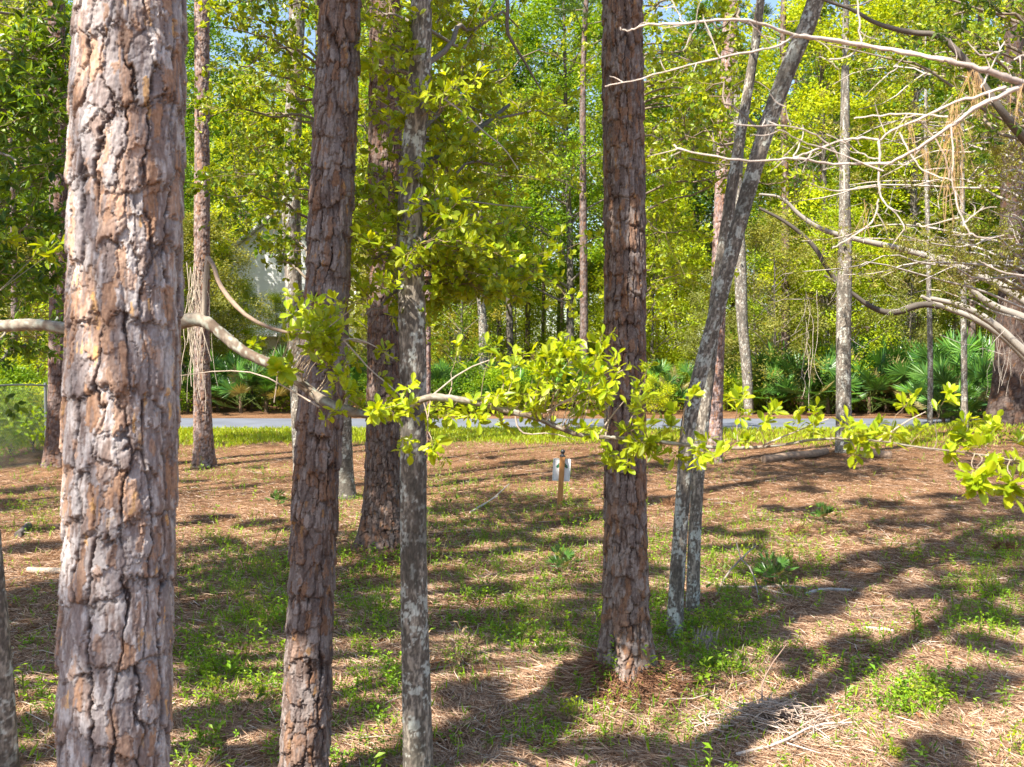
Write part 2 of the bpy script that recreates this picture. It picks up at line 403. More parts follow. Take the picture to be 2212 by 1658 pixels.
def bough(mw, ml, A, T, r0, ns, sL, lsz, cA, cB, wc=(.2, .16, .12), sag=.08, frac=.3, flat=.6, **k):
    A = np.asarray(A, float); T = np.asarray(T, float); d = T - A; L = np.linalg.norm(d)
    ts = np.linspace(0, 1, 7); P = A + np.outer(ts, d); P[:, 2] += L * sag * np.sin(ts * math.pi); P[1:-1] += rng.normal(size=(5, 3)) * L * .035
    X = limb(mw, P, np.linspace(r0, r0 * .25, 7), 6, wc, 1)
    for q in range(ns):
        t = rng.uniform(frac, 1.0); b = X[int(t * (len(X) - 1))]
        D = rdir(1)[0] * np.array([1, 1, flat]) + unit(d) * .5
        spray(mw, ml, b, D, sL * rng.uniform(.6, 1.25), lsz, cA, cB, **k)

YG1, YG2 = np.array((.22, .33, .010)), np.array((.42, .47, .016))      # fresh yellow green
MG1, MG2 = np.array((.09, .20, .012)), np.array((.21, .33, .015))        # mid green
DG1, DG2 = np.array((.035, .09, .014)), np.array((.08, .16, .018))        # deep green
OG1, OG2 = np.array((.19, .22, .035)), np.array((.38, .36, .08))          # olive, grey green

def clumps(ml, C, R, per, lsz, cA, cB, wid=.55, flat=.7, kind='dia', up=.6, bv=.25):
    C = np.asarray(C); R = np.broadcast_to(R, (len(C),)); K = len(C)
    c = np.repeat(C, per, 0); r = np.repeat(R, per)[:, None]
    n = len(c); q = rdir(n) * (rng.random((n, 1)) ** .45) * 1.25
    P = c + q * r * np.array([1, 1, flat])
    D = rdir(n) * np.array([1, 1, .6]) + q * .5; Nn = rng.normal(size=(n, 3)) * .55 + np.array([0, 0, up]) + q * .35
    col = mixc(cA, cB, rng.random(n)) * np.repeat(1 + bv * (rng.random(K) - .5) * 2, per)[:, None]
    leaves(ml, P, D, Nn, lsz * rng.uniform(.6, 1.25, n), wid, col, kind)

# ---------------------------------------------------------------- background trees: a few of each kind, then copies
def proto_hardwood(name, h, rad, z0, nc, per, lsz, cA, cB, r0=.16, wid=.55, bark=(.2, .17, .14), label='', cat='tree', group='', clr=.75, flat=.7, kind='dia'):
    root = empty(name, (0, 0, 0), label, cat, group)
    mt = MB(); ml = MB()
    lean = rng.normal(size=2) * h * .025
    zs = np.linspace(0, h * .93, 6); P = np.column_stack([np.linspace(0, 1, 6) ** 1.3 * lean[0] + rng.normal(size=6) * .1, np.linspace(0, 1, 6) ** 1.3 * lean[1], zs]); P[0, :2] = 0
    R = np.linspace(r0, r0 * .25, 6)
    trunk(mt, P, R, 'hard', max(.035, r0 * .25), int(rng.integers(999)), flare=.35, flh=.2, sc_=2.0)
    C = []
    for i in range(nc):
        t = rng.random() ** .85; z = z0 + (h - z0) * t
        prof = math.sin(math.pi * min(1, (t * .85 + .13))) ** .6
        a = rng.uniform(0, 2 * math.pi); q = rad * prof * math.sqrt(rng.uniform(.08, 1)) 
        C.append((np.interp(z, zs, P[:, 0]) + math.cos(a) * q, np.interp(z, zs, P[:, 1]) + math.sin(a) * q, z))
    C = np.array(C); mb = MB()
    for i in range(0, nc, 2):
        c = C[i]; za = max(z0 * .5, c[2] - .35 * math.hypot(c[0], c[1]) - .5); a = np.array([np.interp(za, zs, P[:, 0]), np.interp(za, zs, P[:, 1]), za])
        m = (a + c) / 2 + rng.normal(size=3) * .2 + np.array([0, 0, .1])
        rr = np.interp(za, zs, R) * .4
        limb(mb, np.array([a, m, c]), [rr, rr * .6, rr * .15], 5, bark, 1)
    clumps(ml, C, clr * rng.uniform(.6, 1.35, nc), per, lsz, cA, cB, wid, flat, kind)
    mt.C = [q * .6 for q in mt.C]
    mt.build('trunk', M_HARD, root)
    cr = ml.build('crown', M_LEAF2, root, smooth=False)
    mb.build('limbs', M_TWIG, root)
    return root
def proto_pine(name, h, r0, label, group, zc=.62):
    root = empty(name, (0, 0, 0), label, 'tree', group)
    mt = MB(); ml = MB(); mb = MB()
    zs = np.linspace(0, h, 6); P = np.column_stack([rng.normal(size=6) * .08, rng.normal(size=6) * .08, zs]); P[0, :2] = 0
    R = np.linspace(r0, r0 * .35, 6)
    trunk(mt, P, R, 'pine', .045, int(rng.integers(999)), flare=.25, flh=.3, sc_=1.6)
    pine_crown(mb, ml, lambda z: np.array([np.interp(z, zs, P[:, 0]), np.interp(z, zs, P[:, 1]), z]), h * zc, h, 2.6, 26, r0 * .3)
    mt.C = [q * np.array((.45, .41, .39)) for q in mt.C]
    mt.build('trunk', M_PINE, root); ml.build('crown', M_NEED, root, smooth=False); mb.build('limbs', M_TWIG, root)
    return root
def pine_crown(mb, ml, ax, z0, z1, rad, nb, r0, per=70, nl=.24):
    C = []
    for i in range(nb):
        t = (i + rng.random()) / nb; z = z0 + (z1 - z0) * t; a = i * 2.4 + rng.normal() * .3; L = rad * (1 - .6 * t) * rng.uniform(.6, 1.1)
        p = ax(z); d = np.array([math.cos(a), math.sin(a), .15 + .3 * t])
        X = limb(mb, np.array([p, p + d * L * .5 + np.array([0, 0, -.05 * L]), p + d * L]), [r0 * .5, r0 * .3, r0 * .1], 5, (.22, .17, .14), 1)
        for k in range(5): C.append(p + d * L * rng.uniform(.45, 1.05) + rng.normal(size=3) * np.array([.35, .35, .15]))
    C = np.array(C); c = np.repeat(C, per, 0); n = len(c); q = rdir(n); q[:, 2] = np.abs(q[:, 2]) * .8 + .1
    leaves(ml, c + rng.normal(size=(n, 3)) * .05, q, rdir(n), nl * rng.uniform(.7, 1.2, n), .10, mixc((.05, .10, .015), (.10, .15, .025), rng.random(n)), 'dia')

HW = [
 proto_hardwood('broadleaf_tree', 21, 4.2, 5.0, 120, 190, .19, YG1 * 1.1, YG2 * 1.1, .17, label='fresh yellow green broadleaf tree in the wood beyond the road', group='broadleaf trees beyond the road'),
 proto_hardwood('broadleaf_tree', 20, 4.0, 5.5, 115, 190, .18, MG1, YG2 * 1.1, .2, label='fresh yellow green broadleaf tree in the wood beyond the road', group='broadleaf trees beyond the road'),
 proto_hardwood('broadleaf_tree', 22, 4.6, 6.0, 120, 190, .19, MG1, MG2, .22, label='fresh yellow green broadleaf tree in the wood beyond the road', group='broadleaf trees beyond the road')]
UN = [
 proto_hardwood('understory_tree', 8.5, 2.3, 1.2, 80, 170, .13, YG1 * 1.1, YG2 * 1.15, .07, label='small bright green understory tree beyond the road', group='understory trees beyond the road', clr=.5),
 proto_hardwood('understory_tree', 7.5, 2.4, 1.0, 90, 150, .11, OG1, OG2, .07, label='small bright green understory tree beyond the road', group='understory trees beyond the road', clr=.45),
 proto_hardwood('understory_tree', 9.5, 2.2, 1.6, 90, 150, .12, MG1, YG2, .08, label='small bright green understory tree beyond the road', group='understory trees beyond the road', clr=.5)]
SH = [
 proto_hardwood('shrub', 2.3, 1.1, .3, 44, 100, .095, YG1, YG2, .03, label='leafy green shrub in the undergrowth beyond the road', cat='shrub', group='shrubs beyond the road', clr=.3),
 proto_hardwood('shrub', 1.7, 1.2, .2, 44, 100, .09, MG1, YG1 * 1.1, .03, label='leafy green shrub in the undergrowth beyond the road', cat='shrub', group='shrubs beyond the road', clr=.3)]
PN = [proto_pine('distant_pine', 24, .2, 'distant pine with a straight bare trunk in the wood beyond the road', 'distant pines beyond the road'),
      proto_pine('distant_pine', 21, .17, 'distant pine with a straight bare trunk in the wood beyond the road', 'distant pines beyond the road', .55)]

def palmetto(name, nf, fl, h, label, group):
    root = empty(name, (0, 0, 0), label, 'palmetto', group)
    mf = MB(); ms = MB()
    for i in range(nf):
        a = rng.uniform(0, 2 * math.pi); el = math.radians(rng.uniform(10, 82)); z = rng.uniform(.1, h * .35)
        d = np.array([math.cos(a) * math.cos(el), math.sin(a) * math.cos(el), math.sin(el)])
        Lp = h * rng.uniform(.35, .75); b = np.array([0, 0, z]) + rng.normal(size=3) * np.array([.12, .12, 0]); t = b + d * Lp
        tube(ms, np.array([b, (b + t) / 2 + np.array([0, 0, .04]), t]), [.012, .009, .007], 4, (.10, .14, .03))
        side = unit(np.cross(d, np.array([0, 0, 1.]) + rng.normal(size=3) * .25)); nrm = np.cross(side, d)
        tilt = rng.uniform(-.3, .5); d2 = unit(d + nrm * -tilt); nrm = np.cross(side, d2)
        nb = 22; th = np.radians(np.linspace(-115, 115, nb) + rng.normal(size=nb) * 2)
        Dd = np.cos(th)[:, None] * d2 + np.sin(th)[:, None] * side + nrm * .12
        L = fl * (.62 + .38 * np.cos(th * .7)) * rng.uniform(.85, 1.1, nb)
        br = rng.uniform(.6, 1.35)
        cc = mixc((.035, .115, .022), (.12, .25, .03), rng.random(nb)) * br
        if rng.random() < .10: cc = mixc((.22, .19, .06), (.3, .24, .1), rng.random(nb))
        leaves(mf, np.tile(t, (nb, 1)), Dd, np.tile(nrm, (nb, 1)) + rng.normal(size=(nb, 3)) * .35, L, .115, cc, 'lance')
    tube(ms, np.array([[0, 0, -.1], [.03, 0, h * .2], [.02, .02, h * .36]]), [.09, .08, .06], 8, (.12, .08, .05), .2)
    ms.build('stem', M_TWIG, root); mf.build('crown', M_PALM, root, smooth=False)
    return root
PALM = [palmetto('saw_palmetto', 22, .72, 2.0, 'dark green fan leaved saw palmetto in the thicket along the far verge', 'saw palmettos beyond the road') for _ in range(3)]

used = set(); DEF = {}
def place(protos, k, x, y, s=1.0, label=None, group=None, sz=None):
    p = protos[k % len(protos)]; loc = (x, y, float(gh(x, y)) - .03)
    rz = rng.uniform(0, 6.28)
    if p.name in used: o = copy_tree(p, loc, rz, s, sz=sz)
    else:
        used.add(p.name); o = p; o.location = loc; o.rotation_euler = (0, 0, rz); o.scale = (s, s, sz or s)
    if p.name not in DEF: DEF[p.name] = (p['label'], p['group'])
    o['label'] = label or DEF[p.name][0]
    if group or not label: o['group'] = group or DEF[p.name][1]
    elif 'group' in o.keys(): del o['group']
    return o
def colx(px, Y): return (px - 1106.0) / FPX * Y
def clear(x, y):                                          # a thin spot in the wood shows the white house
    px = 1106 + x / y * FPX
    return not (450 < px < 790 and y < 66)
# rows of tall broadleaf trees
for (Y, n, off) in ((47, 9, 0), (56, 11, .4), (68, 13, .1), (84, 14, .6), (104, 16, .3)):
    for i in range(n):
        px = -150 + (i + .5 + .35 * rng.normal() * .6) * 2520 / n; y = Y + rng.normal() * 2.5; x = colx(px, y)
        if clear(x, y): place(HW, int(rng.integers(3)), x, y, rng.uniform(.85, 1.15) * (1 + .15 * (Y > 80)))
for (Y, n) in ((43.5, 13), (48, 14), (55, 15), (64, 15), (78, 16)):
    for i in range(n):
        px = -120 + (i + rng.random()) * 2450 / n; y = Y + rng.normal() * 1.3; x = colx(px, y)
        if clear(x, y) and not (1000 < px < 1330 and y < 48): place(UN, int(rng.integers(3)), x, y, rng.uniform(.75, 1.25))
for i in range(84):
    px = -80 + (i + rng.random()) * 2380 / 84; y = 40.8 + 26 * rng.random() ** 1.7; x = colx(px, y)
    place(SH, int(rng.integers(2)), x, y, rng.uniform(.7, 1.3))
# distant pines where the photograph shows them
for j, (px, y, s) in enumerate(((1262, 44, 1.05), (1697, 46, 1.35), (1138, 62, .9), (1172, 66, .8), (993, 62, .8), (965, 70, .8), (1770, 52, .8), (1875, 58, 1.1), (1715, 60, .9), (1535, 64, .7),
                                (1640, 70, .8), (1660, 56, .7), (2100, 48, 1.0), (1962, 60, 1.1), (595, 74, .9), (60, 50, 1.1), (520, 72, .9), (1500, 56, .7), (2195, 52, 1.1), (880, 78, .8), (1420, 72, .8), (2020, 74, .9), (1010, 55, .7), (1095, 57, .6), (1215, 70, .8), (1460, 62, .8), (1580, 66, .9), (1740, 64, .8), (1800, 70, .8), (1905, 66, .7), (1985, 54, .6), (2060, 60, .8), (2140, 66, .8), (700, 66, .8), (790, 60, .8), (400, 64, .9), (30, 40, .8), (85, 60, .9))):
    lb = None
    if j == 0: lb = 'greyish pine trunk standing between the water oak and the central pine, beyond the road'
    if j == 1: lb = 'thick dark pine trunk rising behind the palmettos, right of the leaning twin trunks'
    place(PN, j, colx(px, y), y, s, lb)
# saw palmettos
for j, (px, y, s) in enumerate([(520, 41.5, .9), (575, 42, .95), (470, 42.5, .9), (600, 44, 1), (405, 42, .8), (430, 44, .9), (545, 43.5, 1), (1010, 43, .8), (960, 41.5, .8), (1060, 44, .85), (1120, 42, .75), (1075, 40.9, .6), (1180, 43, .8), (1240, 44, .8), (1290, 43, .85), (990, 45, .9),
                                (1640, 44, 1.0), (1690, 42.5, 1.05), (1735, 41.3, .95), (1760, 43, 1.15), (1790, 41.2, .9), (1850, 42.5, 1.15), (1880, 41.2, .9), (1915, 42.3, 1.1), (1950, 41.5, 1.05), (1975, 43, 1.15), (1665, 41.6, .7), (1610, 42.8, .8), (1805, 44, 1.2), (1900, 44.5, 1.25),
                                (2030, 38, .95), (2060, 36, 1.0), (2100, 35, .95), (2040, 34.0, .75), (2125, 37, 1.1), (2070, 39.5, 1.2), (2010, 40, 1.1), (2000, 42, 1.2), (2100, 40, 1.2), (2150, 40, 1.2), (2180, 42, 1.1), (2075, 33.6, .55), (1440, 44, .8), (1425, 42, .7), (760, 44, .9), (720, 42, .8), (330, 43, .9), (180, 44, .9)]):
    lb = gr = None
    if px >= 2000 and y < 39: lb, gr = 'saw palmetto in the dense dark clump left of the huge pine base', 'saw palmettos left of the huge pine base'
    place(PALM, j, colx(px, y), y, s * 1.12, lb, gr)

# ---------------------------------------------------------------- the named trees
def visible_z(Y, lo=-900, hi=760): return CAMZ - 898 / FPX * Y, CAMZ + 760 / FPX * Y
def up_path(lst, Y, top, dY=0.0):
    """screen points from the base up at distance Y, then straight on to height top"""
    P = [W(px, py, Y + dY * i) for i, (px, py) in enumerate(lst)]
    d = unit(P[-1] - P[-2]); d = unit(d * .5 + np.array([0, 0, .5])); k = (top - P[-1][2]) / d[2]
    P += [P[-1] + d * k * .5, P[-1] + d * k]
    return np.array(P)
def pine(name, label, pts, ws, Y, du, seed, top=16, flare=0., flh=.25, warm=0., tint=(1, 1, 1), zb=None, z0=None, z1=None, crown=True, sc_=1.0, amp=1.0, group=None, nb=22, rad=2.4, coarse=.1):
    P = up_path(pts, Y, top); R = [w_ / 2 / ppm(Y) for w_ in ws] + [ws[-1] / 2 / ppm(Y) * .8, ws[-1] / 2 / ppm(Y) * .3]
    g = float(gh(P[0][0], P[0][1]))
    if zb is None:                                        # carry the trunk on down into the ground
        d = (P[1] - P[0]); d = d / d[2]
        if P[0][2] > g - .1: P = np.vstack([P[0] + d * (g - .12 - P[0][2]), P]); R = [R[0] * 1.02] + R
    else: P[0][2] = zb
    root = empty(name, (P[0][0], P[0][1], g), label, 'tree', group)
    o = np.array([P[0][0], P[0][1], g])
    mt = MB(); a, b = visible_z(Y)
    trunk(mt, P, R, 'pine', du, seed, max(z0 if z0 is not None else a - .3, P[0][2]), min(z1 or b + .4, top - 2), coarse, flare, flh, sc_, warm, amp=amp)
    mt.C = [q * np.array(tint) for q in mt.C]  # bark tone per tree; on the mid pines it also paints in their shade
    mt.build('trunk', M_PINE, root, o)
    if crown:
        ml = MB(); mb = MB()
        PP = smooth_path(P, 2); ax = lambda z: np.array([np.interp(z, PP[:, 2], PP[:, 0]), np.interp(z, PP[:, 2], PP[:, 1]), z])
        pine_crown(mb, ml, ax, top * .72, top, rad, nb, .05)
        mb.build('limbs', M_TWIG, root, o); ml.build('crown', M_NEED, root, o, smooth=False)
    return root
pine('pine_tree', 'thick pale pine trunk closest to the camera, pinkish flaking bark in full sun', [(247, 1658), (256, 1250), (266, 800), (274, 400), (283, 0)], [247, 240, 235, 232, 232], 3.5, .0032, 3, 15, z0=.9, z1=4.2, crown=True, sc_=1.25)
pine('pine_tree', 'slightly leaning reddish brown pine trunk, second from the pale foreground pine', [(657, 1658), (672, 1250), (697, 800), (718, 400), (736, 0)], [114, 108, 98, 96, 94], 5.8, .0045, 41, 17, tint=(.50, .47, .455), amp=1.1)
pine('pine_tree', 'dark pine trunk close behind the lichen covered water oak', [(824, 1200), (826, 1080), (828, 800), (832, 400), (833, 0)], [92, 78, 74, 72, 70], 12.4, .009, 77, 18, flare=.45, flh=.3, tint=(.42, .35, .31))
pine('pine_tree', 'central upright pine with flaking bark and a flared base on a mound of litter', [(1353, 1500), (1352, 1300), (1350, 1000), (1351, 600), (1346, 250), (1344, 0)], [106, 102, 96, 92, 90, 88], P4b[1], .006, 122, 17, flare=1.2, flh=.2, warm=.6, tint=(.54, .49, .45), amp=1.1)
pine('pine_tree', 'slim straight pine rising directly behind the leaning twin trunks', [(1542, 1000), (1547, 800), (1556, 500), (1567, 250), (1580, 0)], [36, 34, 32, 32, 31], 23.2, .018, 9, 19, flare=.3, tint=(.8, .7, .7))
pine('pine_tree', 'pine with hanging vines on its trunk, standing on the grass verge before the road', [(441, 1005), (436, 850), (436, 600), (437, 300), (436, 0)], [42, 37, 34, 33, 32], 22.6, .018, 19, 19, flare=.35, flh=.4, tint=(.68, .61, .58))
pine('pine_tree', 'dark shaded pine standing beside the chain link fence', [(122, 1005), (128, 850), (128, 600), (126, 300), (122, 0)], [48, 44, 40, 38, 36], 21.5, .018, 29, 19, flare=.5, flh=.5, tint=(.45, .38, .36))
pine('pine_tree', 'thin pine trunk just visible behind the right side of the water oak', [(921, 1000), (922, 800), (924, 500), (925, 250), (926, 0)], [20, 18, 17, 16, 16], 23.5, .02, 39, 18, tint=(.7, .6, .6))
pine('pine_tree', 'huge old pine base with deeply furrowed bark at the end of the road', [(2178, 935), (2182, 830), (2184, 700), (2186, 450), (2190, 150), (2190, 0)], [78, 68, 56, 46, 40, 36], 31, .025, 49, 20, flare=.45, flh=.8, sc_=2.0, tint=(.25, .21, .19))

def hardwood(name, label, parts, seeds, du, Y0, top, flare=0., lich=.5, crown=None, sc_=1.0, cat='tree', group=None, kinds=None):
    """parts: list of (points, widths) trunks; the first carries on up to height top"""
    root = None
    for q, (pts, ws) in enumerate(parts):
        Y = Y0[q] if isinstance(Y0, tuple) else Y0
        P = up_path(pts, Y, top); R = [w_ / 2 / ppm(Y) for w_ in ws] + [ws[-1] / 2 / ppm(Y) * .7, ws[-1] / 2 / ppm(Y) * .3]
        if q == 0 or pts[0][1] > 850:
            g = float(gh(P[0][0], P[0][1])); d = P[1] - P[0]; d = d / d[2]
            if P[0][2] > g - .1: P = np.vstack([P[0] + d * (g - .1 - P[0][2]), P]); R = [R[0] * 1.03] + R
        if root is None:
            o = np.array([P[0][0], P[0][1], g]); root = empty(name, o, label, cat, group)
        mt = MB(); a, b = visible_z(Y)
        trunk(mt, P, R, 'hard', du, seeds + q * 13, max(a - .2, P[0][2]), min(b + .3, top - 1), .1, flare, .2, sc_, lich)
        mt.build('trunk', M_HARD, root, o)
    if crown:
        ml = MB(); mw = MB(); crown(mw, ml)
        mw.build('limbs', M_TWIG, root, o); ml.build('crown', M_LEAF, root, o, smooth=False)
    return root
# --- the water oak in the middle, with its sprays of fresh leaves
def oak_crown(mw, ml):
    Y = 6.3
    tr = lambda py: W(np.interp(py, [0, 200, 400, 600, 800, 1000], [912, 906, 884, 888, 893, 893]), py, Y)
    for a, t, r, ns in [(180, (790, 150, 6.8), .016, 8), (300, (1010, 190, 7.2), .018, 12), (330, (1080, 150, 7.8), .02, 12), (430, (830, 420, 6.0), .013, 7), (520, (1040, 420, 7.3), .016, 9),
                        (600, (1060, 560, 6.4), .016, 10), (640, (1160, 590, 6.8), .018, 10), (560, (800, 560, 6.1), .014, 9), (600, (960, 560, 6.0), .012, 9), (260, (830, 240, 7.0), .013, 7),
                        (150, (1120, 60, 7.8), .02, 10), (100, (960, 60, 7.4), .014, 7), (560, (1100, 480, 7.8), .016, 8), (620, (840, 640, 6.4), .012, 7), (350, (1180, 250, 8.6), .018, 10), (200, (800, 60, 7.6), .016, 7), (480, (950, 450, 6.0), .012, 8), (600, (1000, 620, 6.2), .012, 12), (620, (1120, 640, 6.4), .012, 12), (560, (900, 520, 5.6), .01, 9), (250, (950, 250, 5.8), .012, 10), (120, (860, 120, 6.0), .012, 9), (60, (790, 30, 6.6), .012, 8), (380, (1140, 380, 7.6), .015, 12), (640, (790, 680, 5.8), .012, 8), (440, (800, 480, 6.6), .012, 9), (300, (1000, 330, 6.6), .014, 10)]:
        bough(mw, ml, tr(a), W(*t), r, ns,   .40, .062, YG1, YG2 * 1.1, wc=(.2, .17, .14), nsub=6, per=5, wid=.6, tw=.0028)
    limb(mw, WL([(905, 370, 6.3), (924, 350, 6.4), (970, 317, 6.8), (1037, 277, 7.2), (1100, 227, 7.6)]), [.024, .022, .02, .018, .012], 8, (.12, .12, .10), 2)
    limb(mw, WL([(920, 60, 6.4), (1000, 110, 7), (1014, 83, 7), (1070, 7, 7.4), (1090, -50, 7.6)]), [.012, .012, .010, .008, .006], 6, (.26, .24, .2), 1)
    limb(mw, WL([(1080, -120, 7), (1098, 0, 6.8), (1094, 67, 6.8), (1107, 93, 6.8), (1137, 140, 6.8), (1170, 197, 6.8)]), [.02, .015, .013, .011, .008, .004], 6, (.16, .12, .10), 1)
    limb(mw, WL([(960, 215, 6.5), (1004, 247, 6.5), (1050, 290, 6.5), (1087, 317, 6.5), (1120, 367, 6.5)]), [.006, .006, .006, .005, .003], 5, (.5, .42, .33), 1)
    limb(mw, WL([(893, 450, 6.3), (960, 425, 6.5), (1040, 440, 6.7), (1150, 450, 7)]), [.01, .008, .006, .004], 5, (.3, .26, .2), 1)
hardwood('water_oak', 'slender grey water oak with lichen patches and fresh leaves, between two pines',
         [([(903, 1658), (900, 1500), (893, 1250), (893, 1000), (893, 800), (888, 600), (884, 400), (906, 200), (912, 0)], [68, 62, 56, 55, 56, 58, 52, 48, 46])], 5, .006, 6.0, 11, lich=.28, crown=oak_crown)
# --- the leaning twin trunks on the right
def twin_crown(mw, ml):
    for a, t, r, ns in [((1770, -20, 9.3), (1500, -150, 12), .03, 8), ((1770, -20, 9.3), (1900, -200, 10), .03, 8), ((1640, 60, 9.3), (1480, 120, 12), .015, 10), ((1650, 290, 9.3), (1450, 230, 12), .015, 10), ((1600, 380, 9.3), (1440, 330, 13), .015, 12)]:
        bough(mw, ml, W(*a), W(*t), r, ns, .5, .07, MG1, YG2, nsub=5, per=5, tw=.004)
hardwood('leaning_oak', 'pair of grey trunks from one foot, leaning together right of the central pine',
         [([(1455, 1415), (1462, 1250), (1477, 1050), (1487, 900), (1520, 780), (1562, 620), (1600, 470), (1648, 300), (1700, 150), (1770, 0)], [38, 32, 30, 32, 33, 32, 34, 36, 35, 36]),
          ([(1496, 1330), (1500, 1150), (1511, 980), (1528, 830), (1545, 660), (1570, 480), (1590, 350), (1615, 200), (1640, 50)], [30, 26, 25, 27, 29, 26, 24, 20, 17])], 25, .008, (9.0, 9.9), 11, lich=.42, crown=twin_crown)
hardwood('hardwood_tree', 'smooth grey hardwood trunk standing in front of the road before the palmettos', [([(1824, 990), (1822, 850), (1822, 700), (1826, 560), (1824, 400), (1826, 140)], [38, 32, 30, 30, 22, 16])], 35, .02, 24.6, 13, flare=.2, lich=.2)
hardwood('hardwood_tree', 'grey hardwood trunk half behind the reddish brown pine', [([(655, 1060), (645, 850), (636, 680), (628, 450), (634, 250), (643, 0)], [38, 36, 34, 38, 36, 34])], 45, .018, 18, 14, lich=.2)
hardwood('hardwood_tree', 'short pale hardwood trunk between the reddish brown pine and the dark pine', [([(748, 1085), (745, 1000), (742, 880), (738, 700), (735, 450)], [42, 34, 32, 30, 26])], 55, .016, 17.2, 13, flare=.3, lich=.2)
hardwood('hardwood_tree', 'dark sliver of a trunk at the bottom left, beside the pale pine', [([(14, 1658), (8, 1500), (-2, 1350), (-14, 1200), (-40, 900), (-60, 500)], [52, 46, 40, 36, 34, 30])], 65, .006, 5.6, 9, lich=.1)
hardwood('young_tree', 'thin grey pole trunk before the palmettos, nearer the road', [([(2009, 912), (2010, 800), (2008, 690), (2005, 560), (2000, 300)], [12, 11, 11, 10, 8])], 75, .02, 32.6, 13, lich=.3)
hardwood('young_tree', 'thin grey pole trunk next to the huge pine base', [([(2084, 940), (2083, 830), (2082, 690), (2080, 560), (2078, 300)], [16, 13, 12, 11, 9])], 85, .02, 30.3, 13, lich=.3)
hardwood('hardwood_tree', 'curved grey trunk behind the shrubs right of the leaning twin trunks', [([(1618, 900), (1614, 800), (1603, 700), (1600, 600), (1595, 450)], [20, 22, 24, 26, 22])], 95, .03, 41, 16, lich=.15)
hardwood('hardwood_tree', 'pale grey trunk among palmettos right of the water oak', [([(1040, 880), (1045, 760), (1043, 690), (1030, 560), (1035, 450)], [20, 20, 18, 16, 13])], 105, .03, 43, 16, lich=.3)
# crowns over the wood between the trunks
def leafy(name, label, Y, boughs, lsz, cA, cB, sL, per=5, nsub=5, kind='obo', wid=.7, wc=(.2, .16, .12), trunk_px=None, tw=.004, top=10, r=.07, pts=None):
    """a broadleaf tree: a trunk (often hidden) and its boughs"""
    mw = MB(); ml = MB(); mt = MB()
    if pts is None: pts = [(trunk_px, 1000), (trunk_px, 700), (trunk_px, 300), (trunk_px, 0)]
    P = [W(a, b, Y) for a, b in pts]; x, y = P[0][0], P[0][1]; g = float(gh(x, y)); P[0][2] = g - .1
    P.append(P[-1] + np.array([0, 0, max(1, top - P[-1][2])])); P = np.array(P)
    trunk(mt, P, np.linspace(r, r * .35, len(P)), 'hard', .02, int(Y * 7), coarse=.1, lich=.5) if False else trunk(mt, P, np.linspace(r, r * .35, len(P)), 'hard', .02, int(Y * 7), coarse=.1, opt=.05)
    for a, t, rr, ns in boughs:
        at = np.array([np.interp(W(0, a, Y)[2], P[:, 2], P[:, k]) for k in range(3)])
        bough(mw, ml, at, W(*t), rr, ns, sL, lsz, cA, cB, wc=wc, per=per, nsub=nsub, kind=kind, wid=wid, tw=tw)
    o = np.array([x, y, g]); root = empty(name, o, label, 'tree')
    mt.build('trunk', M_HARD, root, o); mw.build('limbs', M_TWIG, root, o); ml.build('crown', M_LEAF, root, o, smooth=False)
    return root
rb = lambda x0, x1, y0, y1, Y0, Y1, n, ns, r=.02, up=120: [(min(y + rng.uniform(-40, up), 900), (rng.uniform(x0, x1), y, rng.uniform(Y0, Y1)), r, ns) for y in rng.uniform(y0, y1, n)]
leafy('bay_tree', 'dark green large leaved tree filling the left edge beside the pale pine', 10, rb(-60, 180, -20, 620, 8, 11.5, 20, 10) + rb(-60, 170, 640, 800, 9, 12, 5, 6), .10, DG1 * 1.3, YG1 * 1.1, .6, kind='lance', wid=.5, trunk_px=-60, r=.09, wc=(.25, .22, .18))
leafy('understory_oak', 'bright yellow green crown far up in the top left corner', 24, rb(-80, 170, -60, 330, 22, 26, 18, 9, .02), .12, YG1, YG2, 1.0, trunk_px=-90, r=.08)
leafy('understory_oak', 'leafy green oak crown between the pale pine and the reddish brown pine', 13, rb(400, 640, -20, 560, 11, 15, 20, 10, .02) , .085, MG1, YG2, .65, trunk_px=590, r=.06, pts=[(683, 1080), (684, 900), (680, 400), (690, 100), (680, -50)])
leafy('understory_oak', 'yellow green leafy crown behind the water oak, before the road', 17, rb(760, 1290, -20, 460, 15, 20, 24, 9, .025), .10, YG1, YG2, .8, trunk_px=1000, r=.05, pts=[(842, 1010), (840, 760), (842, 500), (845, 200), (840, -50)])
leafy('understory_oak', 'bright yellow green crown right of the central pine, behind the bare twigs', 19, rb(1410, 1720, -20, 420, 16, 22, 26, 9, .025) + rb(1400, 1500, 420, 700, 17, 20, 6, 8), .10, YG1, YG2 * 1.05, .9, trunk_px=1430, r=.05, pts=[(1352, 960), (1352, 700), (1350, 400), (1346, 100), (1344, -50)])
leafy('scrub_oak', 'olive green fine leaved crown with grey twigs on the right side', 20, rb(1700, 2230, 120, 640, 17, 23, 40, 9, .03), .085, OG1, OG2, .8, kind='lance', wid=.35, trunk_px=1960, r=.06, pts=[(2262, 985), (2262, 800), (2250, 500), (2240, 200), (2250, -50)], wc=(.4, .36, .32), per=6)
leafy('understory_oak', 'bright green crown in the top right corner above the bare branches', 16, rb(1750, 2230, -60, 150, 14, 20, 14, 10, .03, 200), .09, MG1, YG2, .8, trunk_px=2260, r=.09)

